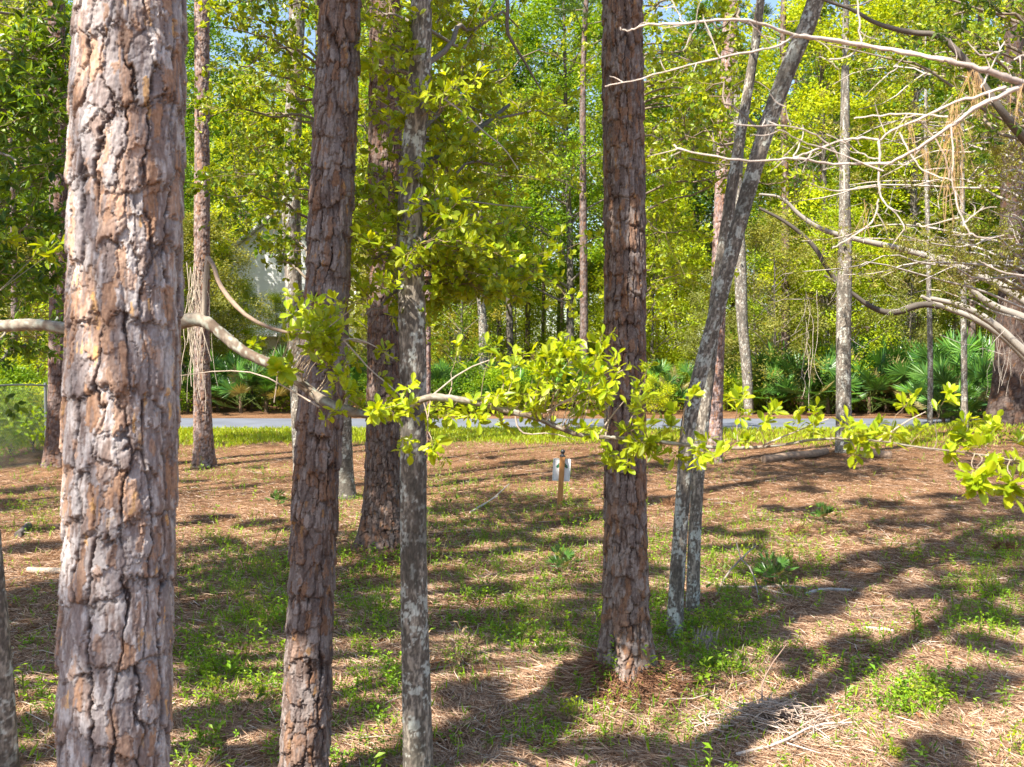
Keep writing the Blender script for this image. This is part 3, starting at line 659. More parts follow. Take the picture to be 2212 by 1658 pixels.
# --- live oak limbs arching in from the right
def live_oak():
    Y = 26; x, y = W(2330, 985, Y)[:2]; g = float(gh(x, y)); o = np.array([x, y, g])
    root = empty('live_oak', o, 'live oak reaching in from the right edge with arching sunlit limbs', 'tree')
    mt = MB(); trunk(mt, np.array([[x, y, g - .1], W(2320, 900, Y), W(2290, 820, Y), W(2260, 700, Y), W(2270, 400, Y), W(2280, 0, Y)]), [.5, .42, .38, .3, .2, .1], 'hard', .03, 61, sc_=1.6, opt=.5); mt.build('trunk', M_HARD, root, o)
    mw = MB(); ml = MB()
    c = (.30, .27, .23)
    limb(mw, WL([(2300, 860, 26), (2212, 765, 26), (2160, 720, 26), (2100, 685, 26), (2040, 665, 26), (1990, 640, 26)]), [.22, .13, .10, .08, .06, .04], 10, c, 2)
    limb(mw, WL([(2300, 830, 25), (2212, 760, 25), (2150, 700, 25), (2080, 660, 25), (2010, 645, 25)]), [.16, .11, .09, .08, .05], 10, c, 2)
    limb(mw, WL([(2290, 740, 26), (2212, 685, 26), (2150, 665, 26), (2100, 630, 26), (2060, 570, 26), (2070, 520, 26)]), [.16, .11, .09, .08, .06, .04], 10, c, 2)
    limb(mw, WL([(2040, 665, 26), (1990, 655, 26), (1930, 680, 26), (1880, 665, 26), (1830, 625, 26), (1780, 595, 26)]), [.07, .09, .09, .07, .05, .03], 8, (.1, .085, .07), 2)
    limb(mw, WL([(2290, 700, 26), (2120, 590, 26.5), (1960, 540, 27), (1860, 520, 27), (1780, 500, 27), (1730, 470, 27), (1690, 425, 27), (1640, 420, 27)]), [.14, .11, .09, .08, .075, .06, .045, .03], 8, c, 2)
    limb(mw, WL([(1840, 640, 27), (1790, 590, 27), (1760, 530, 27), (1700, 480, 27), (1640, 450, 27)]), [.07, .07, .06, .05, .04], 8, (.1, .085, .07), 2)
    for i in range(30):
        px = rng.uniform(1780, 2240); py = rng.uniform(420, 680)
        spray(mw, ml, W(px, py, 26 + rng.normal() * 1.2), rdir(1)[0], .9, .08, OG1, YG1, kind='lance', wid=.4, nsub=7, tw=.008, wc=(.4, .37, .33))
    for i in range(36):                                   # bare grey twigs
        px = rng.uniform(1700, 2240); py = rng.uniform(380, 760); A = W(px, py, 25 + rng.normal()); d = rdir(1)[0]
        limb(mw, np.array([A, A + d * .5 + rng.normal(size=3) * .1, A + d * .9 + rng.normal(size=3) * .2]), [.009, .007, .003], 4, (.32, .28, .25), 1)
    mw.build('limbs', M_TWIG, root, o); ml.build('crown', M_LEAF, root, o, smooth=False)
live_oak()

# --- foreground limb with bright leaves (its trunk stands outside the left edge)
def near_oak():
    x, y = -3.6, 4.7; g = float(gh(x, y)); o = np.array([x, y, g])
    root = empty('bent_oak', o, 'crooked oak limb with glossy yellow green leaves stretching across the frame behind the pale pine', 'tree')
    mt = MB(); A0 = W(-120, 700, 4.7)
    trunk(mt, np.array([[x, y, g - .1], [x + .02, y, 1.2], [x, y, 2.6], [x - .1, y, 4.5], [x, y, 7]]), [.11, .09, .085, .07, .03], 'hard', .012, 71, opt=.6); mt.build('trunk', M_HARD, root, o)
    mw = MB(); ml = MB()
    pth = [(-650, 560, 4.7), (-300, 690, 4.7), (-60, 702, 4.7), (0, 706, 4.7), (80, 700, 4.65), (160, 713, 4.6), (280, 715, 4.6), (380, 700, 4.6), (415, 690, 4.6), (443, 693, 4.58), (480, 722, 4.55), (520, 757, 4.5), (570, 782, 4.45), (615, 797, 4.4), (655, 832, 4.4), (700, 870, 4.35), (750, 890, 4.3),
           (800, 897, 4.3), (854, 900, 4.25), (885, 880, 4.25), (917, 860, 4.2), (950, 858, 4.2), (1037, 871, 4.2), (1104, 890, 4.15), (1154, 900, 4.15), (1204, 923, 4.1), (1250, 941, 4.1), (1304, 945, 4.1), (1371, 948, 4.05), (1474, 961, 4.0), (1575, 970, 4.0), (1675, 965, 3.95), (1775, 946, 3.9), (1908, 953, 3.85), (1975, 966, 3.8), (2108, 980, 3.7), (2192, 996, 3.65)]
    wd = np.interp([p[0] for p in pth], [-650, -60, 160, 400, 480, 620, 750, 860, 1100, 1300, 1500, 1700, 1900, 2192], [36, 27, 24, 30, 25, 24, 22, 16, 14, 10, 8, 6, 4, 3])
    P = WL(pth); R = np.array([w_ / 2 / ppm(p[2]) for w_, p in zip(wd, pth)])
    PR = smooth_path(np.column_stack([P, R]), 1)
    seg = np.concatenate([[0], np.cumsum(np.linalg.norm(np.diff(PR[:, :3], axis=0), axis=1))]); s = np.arange(0, seg[-1], .012)
    PR = np.column_stack([np.interp(s, seg, PR[:, k]) for k in range(4)])
    ph = fbm(s * 9, s * 0 + 3, 3, 8)
    n = 14; cc = mixc((.14, .10, .07), (.26, .22, .17), sstep(.35, .6, ph))
    C = np.repeat(cc, n, 0); nz = fbm(np.tile(np.arange(n), len(s)) * .9, np.repeat(s, n) * 40, 3, 15)
    C = mixc(C, np.array((.33, .35, .29)), sstep(.57, .66, nz) * .8); C = mixc(C, np.array((.12, .09, .07)), sstep(.50, .35, nz) * .6)
    PR[:, 3] *= 1 + .25 * (ph - .5) + .1 * rng.normal(size=len(s)) * .4
    tube(mw, PR[:, :3], PR[:, 3], n, C)
    X = PR[:, :3]
    limb(mw, WL([(440, 695, 4.58), (441, 650, 4.57), (444, 600, 4.56), (449, 555, 4.55)]), [.012, .011, .0115, .012], 10, (.34, .29, .23), 1)
    limb(mw, WL([(451, 558, 4.55), (462, 575, 4.5), (472, 612, 4.47), (500, 652, 4.42), (540, 690, 4.38), (600, 715, 4.35), (650, 722, 4.32), (740, 733, 4.3), (795, 742, 4.3)]), [.011, .011, .010, .011, .009, .008, .006, .005, .003], 8, (.30, .22, .16), 1)
    for q in [[(690, 722, 4.3), (720, 700, 4.3), (760, 668, 4.25)], [(740, 733, 4.3), (765, 760, 4.3), (800, 800, 4.3), (840, 832, 4.25), (870, 860, 4.2)], [(690, 880, 4.3), (640, 850, 4.35), (560, 806, 4.4), (480, 800, 4.45), (390, 812, 4.5)],
              [(735, 740, 4.3), (760, 730, 4.3), (800, 742, 4.3), (850, 775, 4.3)], [(600, 800, 4.4), (598, 830, 4.4), (592, 870, 4.4)], [(1113, 900, 4.1), (1118, 925, 4.1), (1135, 940, 4.1), (1190, 935, 4.1), (1240, 950, 4.1)],
              [(1160, 900, 4.1), (1220, 868, 4.1), (1290, 830, 4.1), (1345, 800, 4.1)], [(1180, 910, 4.1), (1205, 870, 4.1), (1245, 862, 4.1)], [(930, 858, 4.2), (1000, 800, 4.3), (1080, 770, 4.3)], [(1290, 945, 4.1), (1320, 900, 4.1), (1350, 865, 4.05)],
              [(1640, 967, 3.95), (1700, 940, 3.9), (1790, 905, 3.9)], [(1900, 953, 3.85), (1950, 915, 3.8), (2000, 890, 3.8)]]:
        limb(mw, WL(q), np.linspace(.0045, .0018, len(q)), 5, (.42, .34, .27), 1)
    def sp(px, py, Y, n, L=.15, l=.052, s=22, down=0.0):
        for _ in range(n):
            if 1150 < px < 1260 and py > 900: continue
            if px > 1480 and px < 2100 and rng.random() < .38: continue
            if 740 < px <= 1480 and rng.random() < .15: continue
            T = W(px + rng.normal() * s, py + rng.normal() * s * .5, Y + rng.normal() * .07)
            i = np.argmin(((X - T) ** 2).sum(1)); A = X[i]
            D = T - A; L_ = np.linalg.norm(D)
            if L_ > .09: limb(mw, np.array([A, (A + T) / 2 + rng.normal(size=3) * .012, T]), [.0026, .002, .0014], 4, (.36, .28, .2), 1)
            else: T = A
            spray(mw, ml, T, unit(D + rdir(1)[0] * .06 * 1.0 + np.array([.03, 0, -down])), L * rng.uniform(.6, 1.1), l, YG1 * 1.15, YG2 * 1.12, nsub=4, per=4, tw=.0013, wid=.52, up=.85)
    for a in [(610, 745, 4.35, 4), (640, 700, 4.35, 3), (650, 740, 4.3, 4), (700, 800, 4.3, 2), (780, 860, 4.3, 2), (850, 880, 4.2, 2), (1120, 830, 4.15, 3), (1200, 800, 4.15, 3), (1160, 890, 4.1, 3), (1250, 870, 4.1, 3), (1370, 930, 4.0, 3), (690, 735, 4.3, 3), (660, 775, 4.3, 4), (615, 790, 4.3, 2), (560, 745, 4.4, 1), (710, 770, 4.3, 2), (750, 850, 4.3, 2), (730, 870, 4.3, 1), (800, 850, 4.25, 3), (770, 890, 4.25, 2), (830, 890, 4.2, 3), (870, 900, 4.2, 3), (930, 900, 4.2, 3),
              (910, 925, 4.15, 2), (985, 890, 4.2, 3), (1010, 820, 4.25, 2), (1040, 860, 4.2, 3), (1100, 850, 4.15, 4), (1080, 900, 4.15, 3), (1140, 870, 4.1, 4), (1180, 835, 4.1, 4), (1220, 825, 4.1, 4), (1260, 850, 4.1, 4), (1280, 800, 4.15, 3), (1230, 890, 4.1, 3), (1290, 900, 4.1, 3), (1150, 930, 4.1, 2),
              (1330, 870, 4.05, 3), (1350, 960, 4.05, 4), (1320, 980, 4.05, 2), (1380, 900, 4.0, 3), (1400, 960, 4.0, 3), (1430, 900, 4.0, 2), (1450, 970, 4.0, 2), (1500, 940, 4.0, 3), (1530, 980, 3.95, 3), (1580, 930, 4.0, 3), (1600, 970, 3.95, 2), (1650, 930, 3.95, 2), (1700, 925, 3.9, 3), (1790, 940, 3.9, 3),
              (1720, 965, 3.9, 1), (1840, 930, 3.85, 3), (1880, 970, 3.85, 2), (1935, 900, 3.8, 2), (1900, 935, 3.85, 3), (1960, 950, 3.8, 3), (2010, 925, 3.8, 3), (2030, 970, 3.75, 3), (2080, 960, 3.7, 2), (2120, 950, 3.7, 3), (2140, 985, 3.7, 2), (2190, 1000, 3.65, 2)]: sp(*a)
    sp(2110, 1010, 3.5, 2, .10, .075, 8, .5); sp(2180, 1025, 3.5, 1, .08, .08, 6, .5); sp(612, 795, 4.1, 1, .05, .075, 4, .5)
    sp(60, 560, 5.5, 3, .2, .08, 40)
    mw.build('limbs', M_TWIG, root, o); ml.build('crown', M_LEAF, root, o, smooth=False)
near_oak()

# --- bare branches of a dead pine bough at upper right
def bare_pine():
    Y = 3.3; x, y = 2.6, 3.9; g = float(gh(x, y)); o = np.array([x, y, g])
    root = empty('pine_tree', o, 'pine outside the right edge whose pale leafless branches cross the upper right', 'tree')
    mt = MB(); trunk(mt, np.array([[x, y, g - .1], [x, y, 2.], [x, y, 4.], [x + .1, y, 8.], [x + .1, y, 14.]]), [.16, .15, .14, .11, .05], 'pine', .012, 81); mt.build('trunk', M_PINE, root, o)
    mw = MB()
    def b(pts, w0, w1, Yo=0.0, c=(.48, .41, .355)):
        n = len(pts); P = np.array([W(a, bb, Y + Yo + .10 * math.sin(a / 90.0)) for a, bb in pts]); 
        X = limb(mw, P, np.linspace(w0, w1, n) * .41 / ppm(Y), 7, c, 2, .4, .0016)
        for _ in range(int(n * .7)):                      # spur shoots
            i = rng.integers(1, len(X) - 1); t = unit(X[i + 1] - X[i - 1] if i + 1 < len(X) else X[i] - X[i - 1]); d = unit(t * .7 * rng.choice([-1, 1]) + rdir(1)[0]); l = rng.uniform(.02, .12)
            limb(mw, np.array([X[i], X[i] + d * l * .5 + rng.normal(size=3) * .006, X[i] + d * l]), [.0018, .0014, .0007], 5, c, 1)
        return X
    b([(2420, 260), (2300, 205), (2212, 182)], 26, 22, c=(.24, .2, .18))
    b([(2212, 182), (2165, 165), (2109, 147), (2042, 130)], 20, 14, c=(.34, .28, .25))
    b([(2042, 130), (1958, 115), (1875, 100), (1775, 83), (1715, 77)], 13, 10)
    b([(1715, 77), (1658, 55), (1608, 43), (1542, 43), (1475, 52), (1430, 52), (1384, 55), (1364, 68), (1341, 63)], 9, 4)
    b([(1715, 77), (1688, 97), (1662, 105), (1558, 125), (1475, 145), (1371, 173), (1307, 187)], 7, 3)
    b([(2212, 182), (2142, 217), (2109, 230), (2059, 270), (1992, 315), (1925, 353)], 15, 8)
    b([(1925, 353), (1858, 355), (1792, 355), (1715, 340), (1662, 348), (1592, 347), (1475, 325), (1455, 315)], 8, 4)
    b([(2170, 190), (2135, 200), (2055, 223), (1985, 260), (1942, 273), (1898, 303)], 9, 6)
    b([(1898, 303), (1902, 333), (1897, 383), (1902, 430), (1942, 467), (1955, 500)], 7, 3)
    b([(1898, 303), (1858, 298), (1808, 305), (1758, 327), (1715, 340)], 6, 5)
    b([(1578, 267), (1635, 275), (1708, 270), (1758, 290), (1795, 313), (1818, 347), (1825, 413)], 3.5, 5)
    b([(1845, 257), (1908, 247), (1992, 247), (2048, 253)], 4, 5)
    b([(1675, 277), (1735, 307), (1808, 330), (1908, 370)], 3, 5)
    b([(1898, 430), (1892, 477), (1842, 513), (1798, 537)], 5, 3)
    b([(1942, 287), (1968, 337), (1995, 373), (2055, 390)], 5, 3)
    b([(1752, 397), (1795, 415), (1892, 403)], 3, 4)
    b([(1862, 100), (1822, 130), (1782, 128), (1812, 150)], 5, 3)
    b([(2055, 270), (2060, 350), (2055, 410), (2082, 484), (2095, 507), (2122, 517), (2170, 509)], 5, 3)
    b([(2082, 484), (2100, 468), (2125, 447)], 4, 2.5)
    b([(2072, 470), (1995, 492), (1979, 484)], 4, 2.5)
    b([(1985, 260), (2010, 290), (2040, 330), (2050, 380)], 4, 3, c=(.3, .22, .17))
    b([(1555, 123), (1535, 80), (1518, 33)], 3.5, 2.5); b([(1618, 48), (1640, 70), (1668, 100)], 3.5, 3); b([(1508, 50), (1490, 85), (1475, 110)], 3, 2.5); b([(1475, 52), (1455, 10), (1450, -10)], 3, 2)
    b([(1862, 97), (1856, 50), (1852, -10)], 6, 5); b([(1708, 270), (1695, 230)], 3.5, 2.5); b([(2240, 600), (2162, 590), (2115, 563)], 6, 3); b([(1908, 170), (1945, 140), (1930, 145)], 3, 2)
    b([(2120, 190), (2150, 130), (2170, 90)], 5, 3); b([(2165, 110), (2120, 125), (2090, 90)], 4, 2.5); b([(2190, 130), (2212, 115), (2240, 120)], 4, 3)
    b([(1992, 315), (1960, 360), (1940, 350)], 3.5, 2.5); b([(1715, 340), (1738, 290), (1733, 270)], 3.5, 2.5); b([(1900, 345), (1870, 340), (1835, 313), (1785, 290)], 3.5, 3)
    mw.build('limbs', M_TWIG, root, o)
    mn = MB()                                             # hanging tufts of shed needles
    for (px, py, n, l) in [(2100, 150, 12, .17), (2062, 225, 16, .2), (2055, 330, 14, .2), (2062, 260, 12, .22), (2000, 320, 8, .16), (1875, 440, 4, .14), (2200, 180, 8, .13), (2055, 400, 8, .17), (1958, 270, 4, .1), (2115, 170, 6, .14)]:
        for _ in range(n):
            A = W(px + rng.normal() * 8, py + rng.normal() * 6, Y + .05 * rng.normal()); d = unit(np.array([rng.normal() * .25, rng.normal() * .2, -1])); L = l * rng.uniform(.6, 1.1)
            limb(mn, np.array([A, A + d * L * .5 + rng.normal(size=3) * .006, A + d * L]), [.0012, .0011, .0006], 3, mixc((.42, .24, .09), (.55, .38, .2), rng.random()), 1)
    mn.build('hanging_needles', M_DRY, root, o)
    # the darker living limb behind them
    x, y = 5.6, 8.6; g = float(gh(x, y)); o = np.array([x, y, g])
    root = empty('oak_tree', o, 'oak outside the right edge whose dark limb arcs down behind the bare branches', 'tree')
    mt = MB(); trunk(mt, np.array([[x, y, g - .1], [x, y, 1.5], [x, y, 3.], [x, y, 7.]]), [.16, .14, .12, .06], 'hard', .02, 83, opt=.3); mt.build('trunk', M_HARD, root, o)
    mw = MB(); ml = MB()
    limb(mw, WL([(1720, -30, 8), (1775, 0, 8), (1842, 20, 8), (1892, 53, 8), (1975, 73, 8), (2025, 73, 8), (2075, 117, 8), (2125, 187, 8), (2168, 247, 8), (2212, 300, 8.2), (2330, 420, 8.5), (2500, 560, 8.6)]), [.006, .011, .014, .017, .022, .024, .027, .03, .032, .038, .05, .06], 10, (.14, .12, .10), 2)
    for _ in range(26):
        px = rng.uniform(2040, 2240); py = rng.uniform(-20, 330) 
        spray(mw, ml, W(px, py, 8.3 + rng.normal() * .4), rdir(1)[0], .35, .075, DG1, MG2, kind='lance', wid=.4, nsub=3)
    mw.build('limbs', M_TWIG, root, o); ml.build('crown', M_LEAF, root, o, smooth=False)
bare_pine()

# ---------------------------------------------------------------- unseen trees added behind the camera, crown clumps placed to throw the dappled shade
def shade_trees():
    spots = [(540, 1250, 60), (500, 1320, 60), (600, 1200, 40), (980, 1160, 50), (1100, 1200, 60), (1220, 1170, 50), (1040, 1280, 50), (1560, 1300, 60), (1640, 1230, 60), (1700, 1290, 60), (1800, 1230, 60), (1900, 1200, 60), (2020, 1190, 60), (2150, 1170, 60),
             (1900, 1090, 40), (2050, 1070, 40), (2180, 1060, 40), (1750, 1060, 30), (2000, 1450, 60), (2130, 1480, 70), (1850, 1400, 40), (2150, 1560, 70), (1020, 1500, 60), (1120, 1540, 70), (1200, 1470, 50), (480, 1470, 50), (540, 1560, 60), (430, 1620, 60), (60, 1060, 50), (90, 1180, 50), (30, 1300, 60),
             (70, 1430, 60), (790, 1270, 50), (790, 1340, 50), (1300, 1640, 70), (1500, 1645, 60), (1750, 1650, 70), (2000, 1640, 70), (770, 1560, 60), (940, 1640, 60), (560, 1130, 30), (1000, 1040, 25), (1100, 1000, 20), (1450, 1080, 40), (1560, 1150, 40), (1250, 1360, 40), (2100, 1330, 40), (680, 1080, 30), (430, 1330, 50), (420, 1560, 50), (540, 1650, 60), (460, 1180, 40), (1180, 1580, 70), (1000, 1600, 60), (1680, 1100, 30), (1960, 1130, 40), (2120, 1400, 50), (1900, 1560, 40), (1620, 1380, 40), (950, 1360, 40), (1140, 1100, 30), (0, 1600, 80), (70, 1640, 60), (560, 1010, 14), (1060, 990, 14), (1800, 1020, 25), (2080, 1000, 30)]
    spots += [(rng.uniform(-100, 2300), 955 + 480 * rng.random() ** 1.3, rng.uniform(10, 26)) for _ in range(80)]
    spots3 = [(705, y, 5.8, 42) for y in (60, 330, 620, 1000, 1330)] + [(835, y, 12.4, 45) for y in (250, 500, 760, 1000)] + [(893, y, 6.1, 30) for y in (1200, 1450)] + [(1345, 60, P4b[1], 45), (1348, 240, P4b[1], 45), (1350, 400, P4b[1], 40), (1350, 730, P4b[1], 30), (1352, 1200, P4b[1], 34), (1460, 1200, 9.3, 30), (1500, 1250, 9.8, 30), (122, 700, 21.5, 40), (122, 900, 21.5, 40), (240, 1640, 3.5, 60), (2180, 600, 31, 40), (2180, 860, 31, 30)]
    trunks = [(-7.5, -5.5), (-3.0, -8.5), (3.0, -7.0), (-12, 3.0), (9.5, -3.5), (-16, 9.5)]
    gp = [[] for _ in trunks]
    for q_, (px, py, r) in enumerate(spots):
        if py > 1430 and q_ % 3 == 0: continue
        g = G(px, py); h = rng.uniform(9, 13) if g[1] < 17 else rng.uniform(9.5, 12)
        c = g + SD / SD[2] * h
        i = int(np.argmin([(c[0] - a) ** 2 + (c[1] - b) ** 2 for a, b in trunks])); gp[i].append((c, r / ppm(g[1])))
    for (px, py, Y, r) in spots3:
        g = W(px, py, Y); c = g + SD / SD[2] * (rng.uniform(9.0, 11.5) - g[2])
        i = int(np.argmin([(c[0] - a) ** 2 + (c[1] - b) ** 2 for a, b in trunks])); gp[i].append((c, r / ppm(Y)))
    for i, ((x, y), L) in enumerate(zip(trunks, gp)):
        if not L: continue
        g = float(gh(x, y)); o = np.array([x, y, g])
        root = empty('shade_tree', o, 'unseen oak added behind the camera so its crown shades the forest floor', 'tree', 'unseen oaks added for shade')
        mt = MB(); trunk(mt, np.array([[x, y, g - .1], [x, y, 4.], [x, y, 8.], [x, y, 12.]]), [.13, .12, .09, .05], 'hard', .05, 90 + i, opt=.3); mt.build('trunk', M_HARD, root, o)
        ml = MB(); mw = MB()
        for c, r in L:
            rr = max(.22, r * 1.3)
            K = 7; cc = c + rdir(K) * rr * rng.uniform(.4, 1.15, (K, 1))
            clumps(ml, cc, rr * .36 * rng.uniform(.6, 1.3, K), int(60 + 130 * rr), .13, MG1, MG2, flat=.6)
            a = np.array([x, y, min(11.5, max(5, c[2] - 3))]); limb(mw, np.array([a, (a + c) / 2 + np.array([0, 0, .3]), c]), [.07, .045, .02], 6, (.2, .17, .14), 1)
        mw.build('limbs', M_TWIG, root, o); ml.build('crown', M_LEAF, root, o, smooth=False)
shade_trees()

# ---------------------------------------------------------------- ground litter and low growth
def scatter(n, x0=-450, x1=2660, y0=948, y1=1760, pw=1.0):
    px = rng.uniform(x0, x1, n); py = y0 + (y1 - y0) * rng.random(n) ** pw
    b = (829.0 - py) / FPX; s = (-SP + b * CP) / (CP + b * SP); Y = -CAMZ / s; X = (px - 1106.0) / FPX * Y / (CP + b * SP)
    k = (Y < 31.5)
    return X[k], Y[k], px[k], py[k]
def ground_z(X, Y): return gh(X, Y) + .035 * (fbm(X / .35 + 70, Y / .35 + 70, 3, 77) - .5) + .02 * (fbm(X / .1 + 70, Y / .1 + 70, 2, 78) - .5)
def litter():
    X, Y, px, py = scatter(110000); n = len(X); Z = ground_z(X, Y) + rng.uniform(.0, .034, n)
    N = unit(np.column_stack([rng.normal(size=n) * .3, rng.normal(size=n) * .3, np.ones(n)])); D = np.column_stack([rng.normal(size=(n, 2)), rng.normal(size=n) * .2])
    t = rng.random(n)
    c = mixc((.13, .065, .035), (.42, .275, .165), t); k = rng.random(n) < .05; c[k] = mixc((.42, .33, .25), (.52, .45, .38), rng.random(k.sum())); k = rng.random(n) < .15; c[k] = (.30, .14, .06)
    mb = MB(); leaves(mb, np.column_stack([X, Y, Z]), D, N, rng.uniform(.014, .05, n), .5, c, 'dia')
    tag(mb.build('leaf_litter', M_DRY, smooth=False), 'dry brown fallen leaves strewn over the forest floor', 'leaf litter', kind='stuff')
    X, Y, px, py = scatter(620000); n = len(X); Z = ground_z(X, Y) + rng.uniform(.010, .034, n)
    k = rng.random(n) < .35 + .75 * sstep(.38, .56, fbm(X / .55 + 30, Y / .55 + 30, 3, 57)); X, Y, Z = X[k], Y[k], Z[k]; n = len(X)
    a = math.pi * 1.6 * fbm(X / .3 + 10, Y / .3 + 10, 2, 58) + rng.normal(size=n) * .8; D = np.column_stack([np.cos(a), np.sin(a), rng.normal(size=n) * .12])
    c = mixc((.18, .085, .042), (.68, .485, .33), rng.random(n) ** 1.15); k = rng.random(n) < .07; c[k] = (.62, .54, .44)
    mb = MB(); leaves(mb, np.column_stack([X, Y, Z]), D, unit(rng.normal(size=(n, 3)) * .4 + np.array([0, 0, 1])), rng.uniform(.07, .20, n), .036, c, 'dia')
    tag(mb.build('needle_litter', M_DRY, smooth=False), 'tan pine needles matted over the forest floor', 'pine needles', kind='stuff')
    # brown needles heaped round the feet of the near pines
    mb = MB()
    for (cx, cyy, rr, m) in ((P4b[0], P4b[1], .5, 5000), (P3b[0], 12.4, .7, 2500)):
        a = rng.uniform(0, 6.28, m); q = rr * (.3 + .8 * rng.random(m)); X = cx + np.cos(a) * q; Y = cyy + np.sin(a) * q; a2 = a + rng.normal(size=m) * .9
        D = np.column_stack([np.cos(a2), np.sin(a2), -.25 + .3 * rng.normal(size=m)])
        leaves(mb, np.column_stack([X, Y, ground_z(X, Y) + rng.uniform(.0, .03, m) + .09 * np.exp(-(q / rr / .42) ** 2)]), D, unit(rng.normal(size=(m, 3)) * .5 + np.array([0, 0, 1])), rng.uniform(.05, .15, m), .07, mixc((.12, .055, .03), (.34, .18, .10), rng.random(m)), 'dia')
    tag(mb.build('bark_litter', M_DRY, smooth=False), 'reddish brown needles and bark crumbs heaped round the pine feet', 'bark litter', kind='stuff')
    # twigs and sticks too many to count
    X, Y, px, py = scatter(1600); mb = MB()
    for i in range(len(X)):
        a = rng.uniform(0, math.pi); L = rng.uniform(.08, .45); d = np.array([math.cos(a), math.sin(a), 0]); p = np.array([X[i], Y[i], float(gh(X[i], Y[i])) + .025])
        tube(mb, np.array([p, p + d * L * .5 + rng.normal(size=3) * .015, p + d * L + rng.normal(size=3) * .02]), [.004, .0035, .002], 4, mixc((.25, .18, .13), (.5, .43, .36), rng.random()))
    tag(mb.build('fallen_twigs', M_TWIG), 'small broken twigs lying loose on the litter', 'twigs', kind='stuff')
litter()
GREEN = [(540, 1270, 110, 90, 1.0), (1100, 1180, 190, 100, 1.0), (1620, 1200, 120, 80, 1.0), (2160, 1270, 90, 110, .9), (1180, 1330, 110, 90, .9), (800, 1230, 80, 170, .7), (1560, 1390, 90, 60, .9), (1430, 1330, 40, 100, .8), (960, 1120, 80, 60, .8), (500, 1440, 120, 70, .4), (70, 1090, 60, 60, .5),
         (1700, 1450, 300, 90, .07), (1230, 1560, 130, 50, .25), (1860, 1480, 40, 40, .5), (1990, 1520, 60, 30, .7), (1470, 1560, 160, 50, .2), (1980, 1200, 120, 50, .12), (1800, 1110, 240, 40, .12), (1060, 960, 260, 20, .9), (450, 1400, 50, 160, .35), (780, 1470, 120, 150, .2), (1930, 1380, 160, 80, .08), (100, 1500, 140, 200, .1), (430, 1000, 150, 50, .5), (860, 1450, 60, 40, .5), (640, 1470, 80, 60, .3), (1450, 1000, 120, 40, .5), (1000, 1060, 110, 45, .8), (1180, 1100, 130, 40, .9), (1260, 1160, 80, 70, .9), (700, 1110, 80, 40, .5), (1010, 1400, 60, 60, .4), (1400, 1210, 60, 90, .6), (1330, 1010, 160, 22, .6), (480, 1020, 120, 22, .7)]
def dens(px, py):
    d = np.full(px.shape, .022)
    for (x, y, a, b, k) in GREEN: d = np.maximum(d, k * np.exp(-(((px - x) / a) ** 2 + ((py - y) / b) ** 2)))
    return d * (.35 + 1.3 * sstep(.35, .65, fbm(px / 34 + 9, py / 16 + 4, 3, 91)))
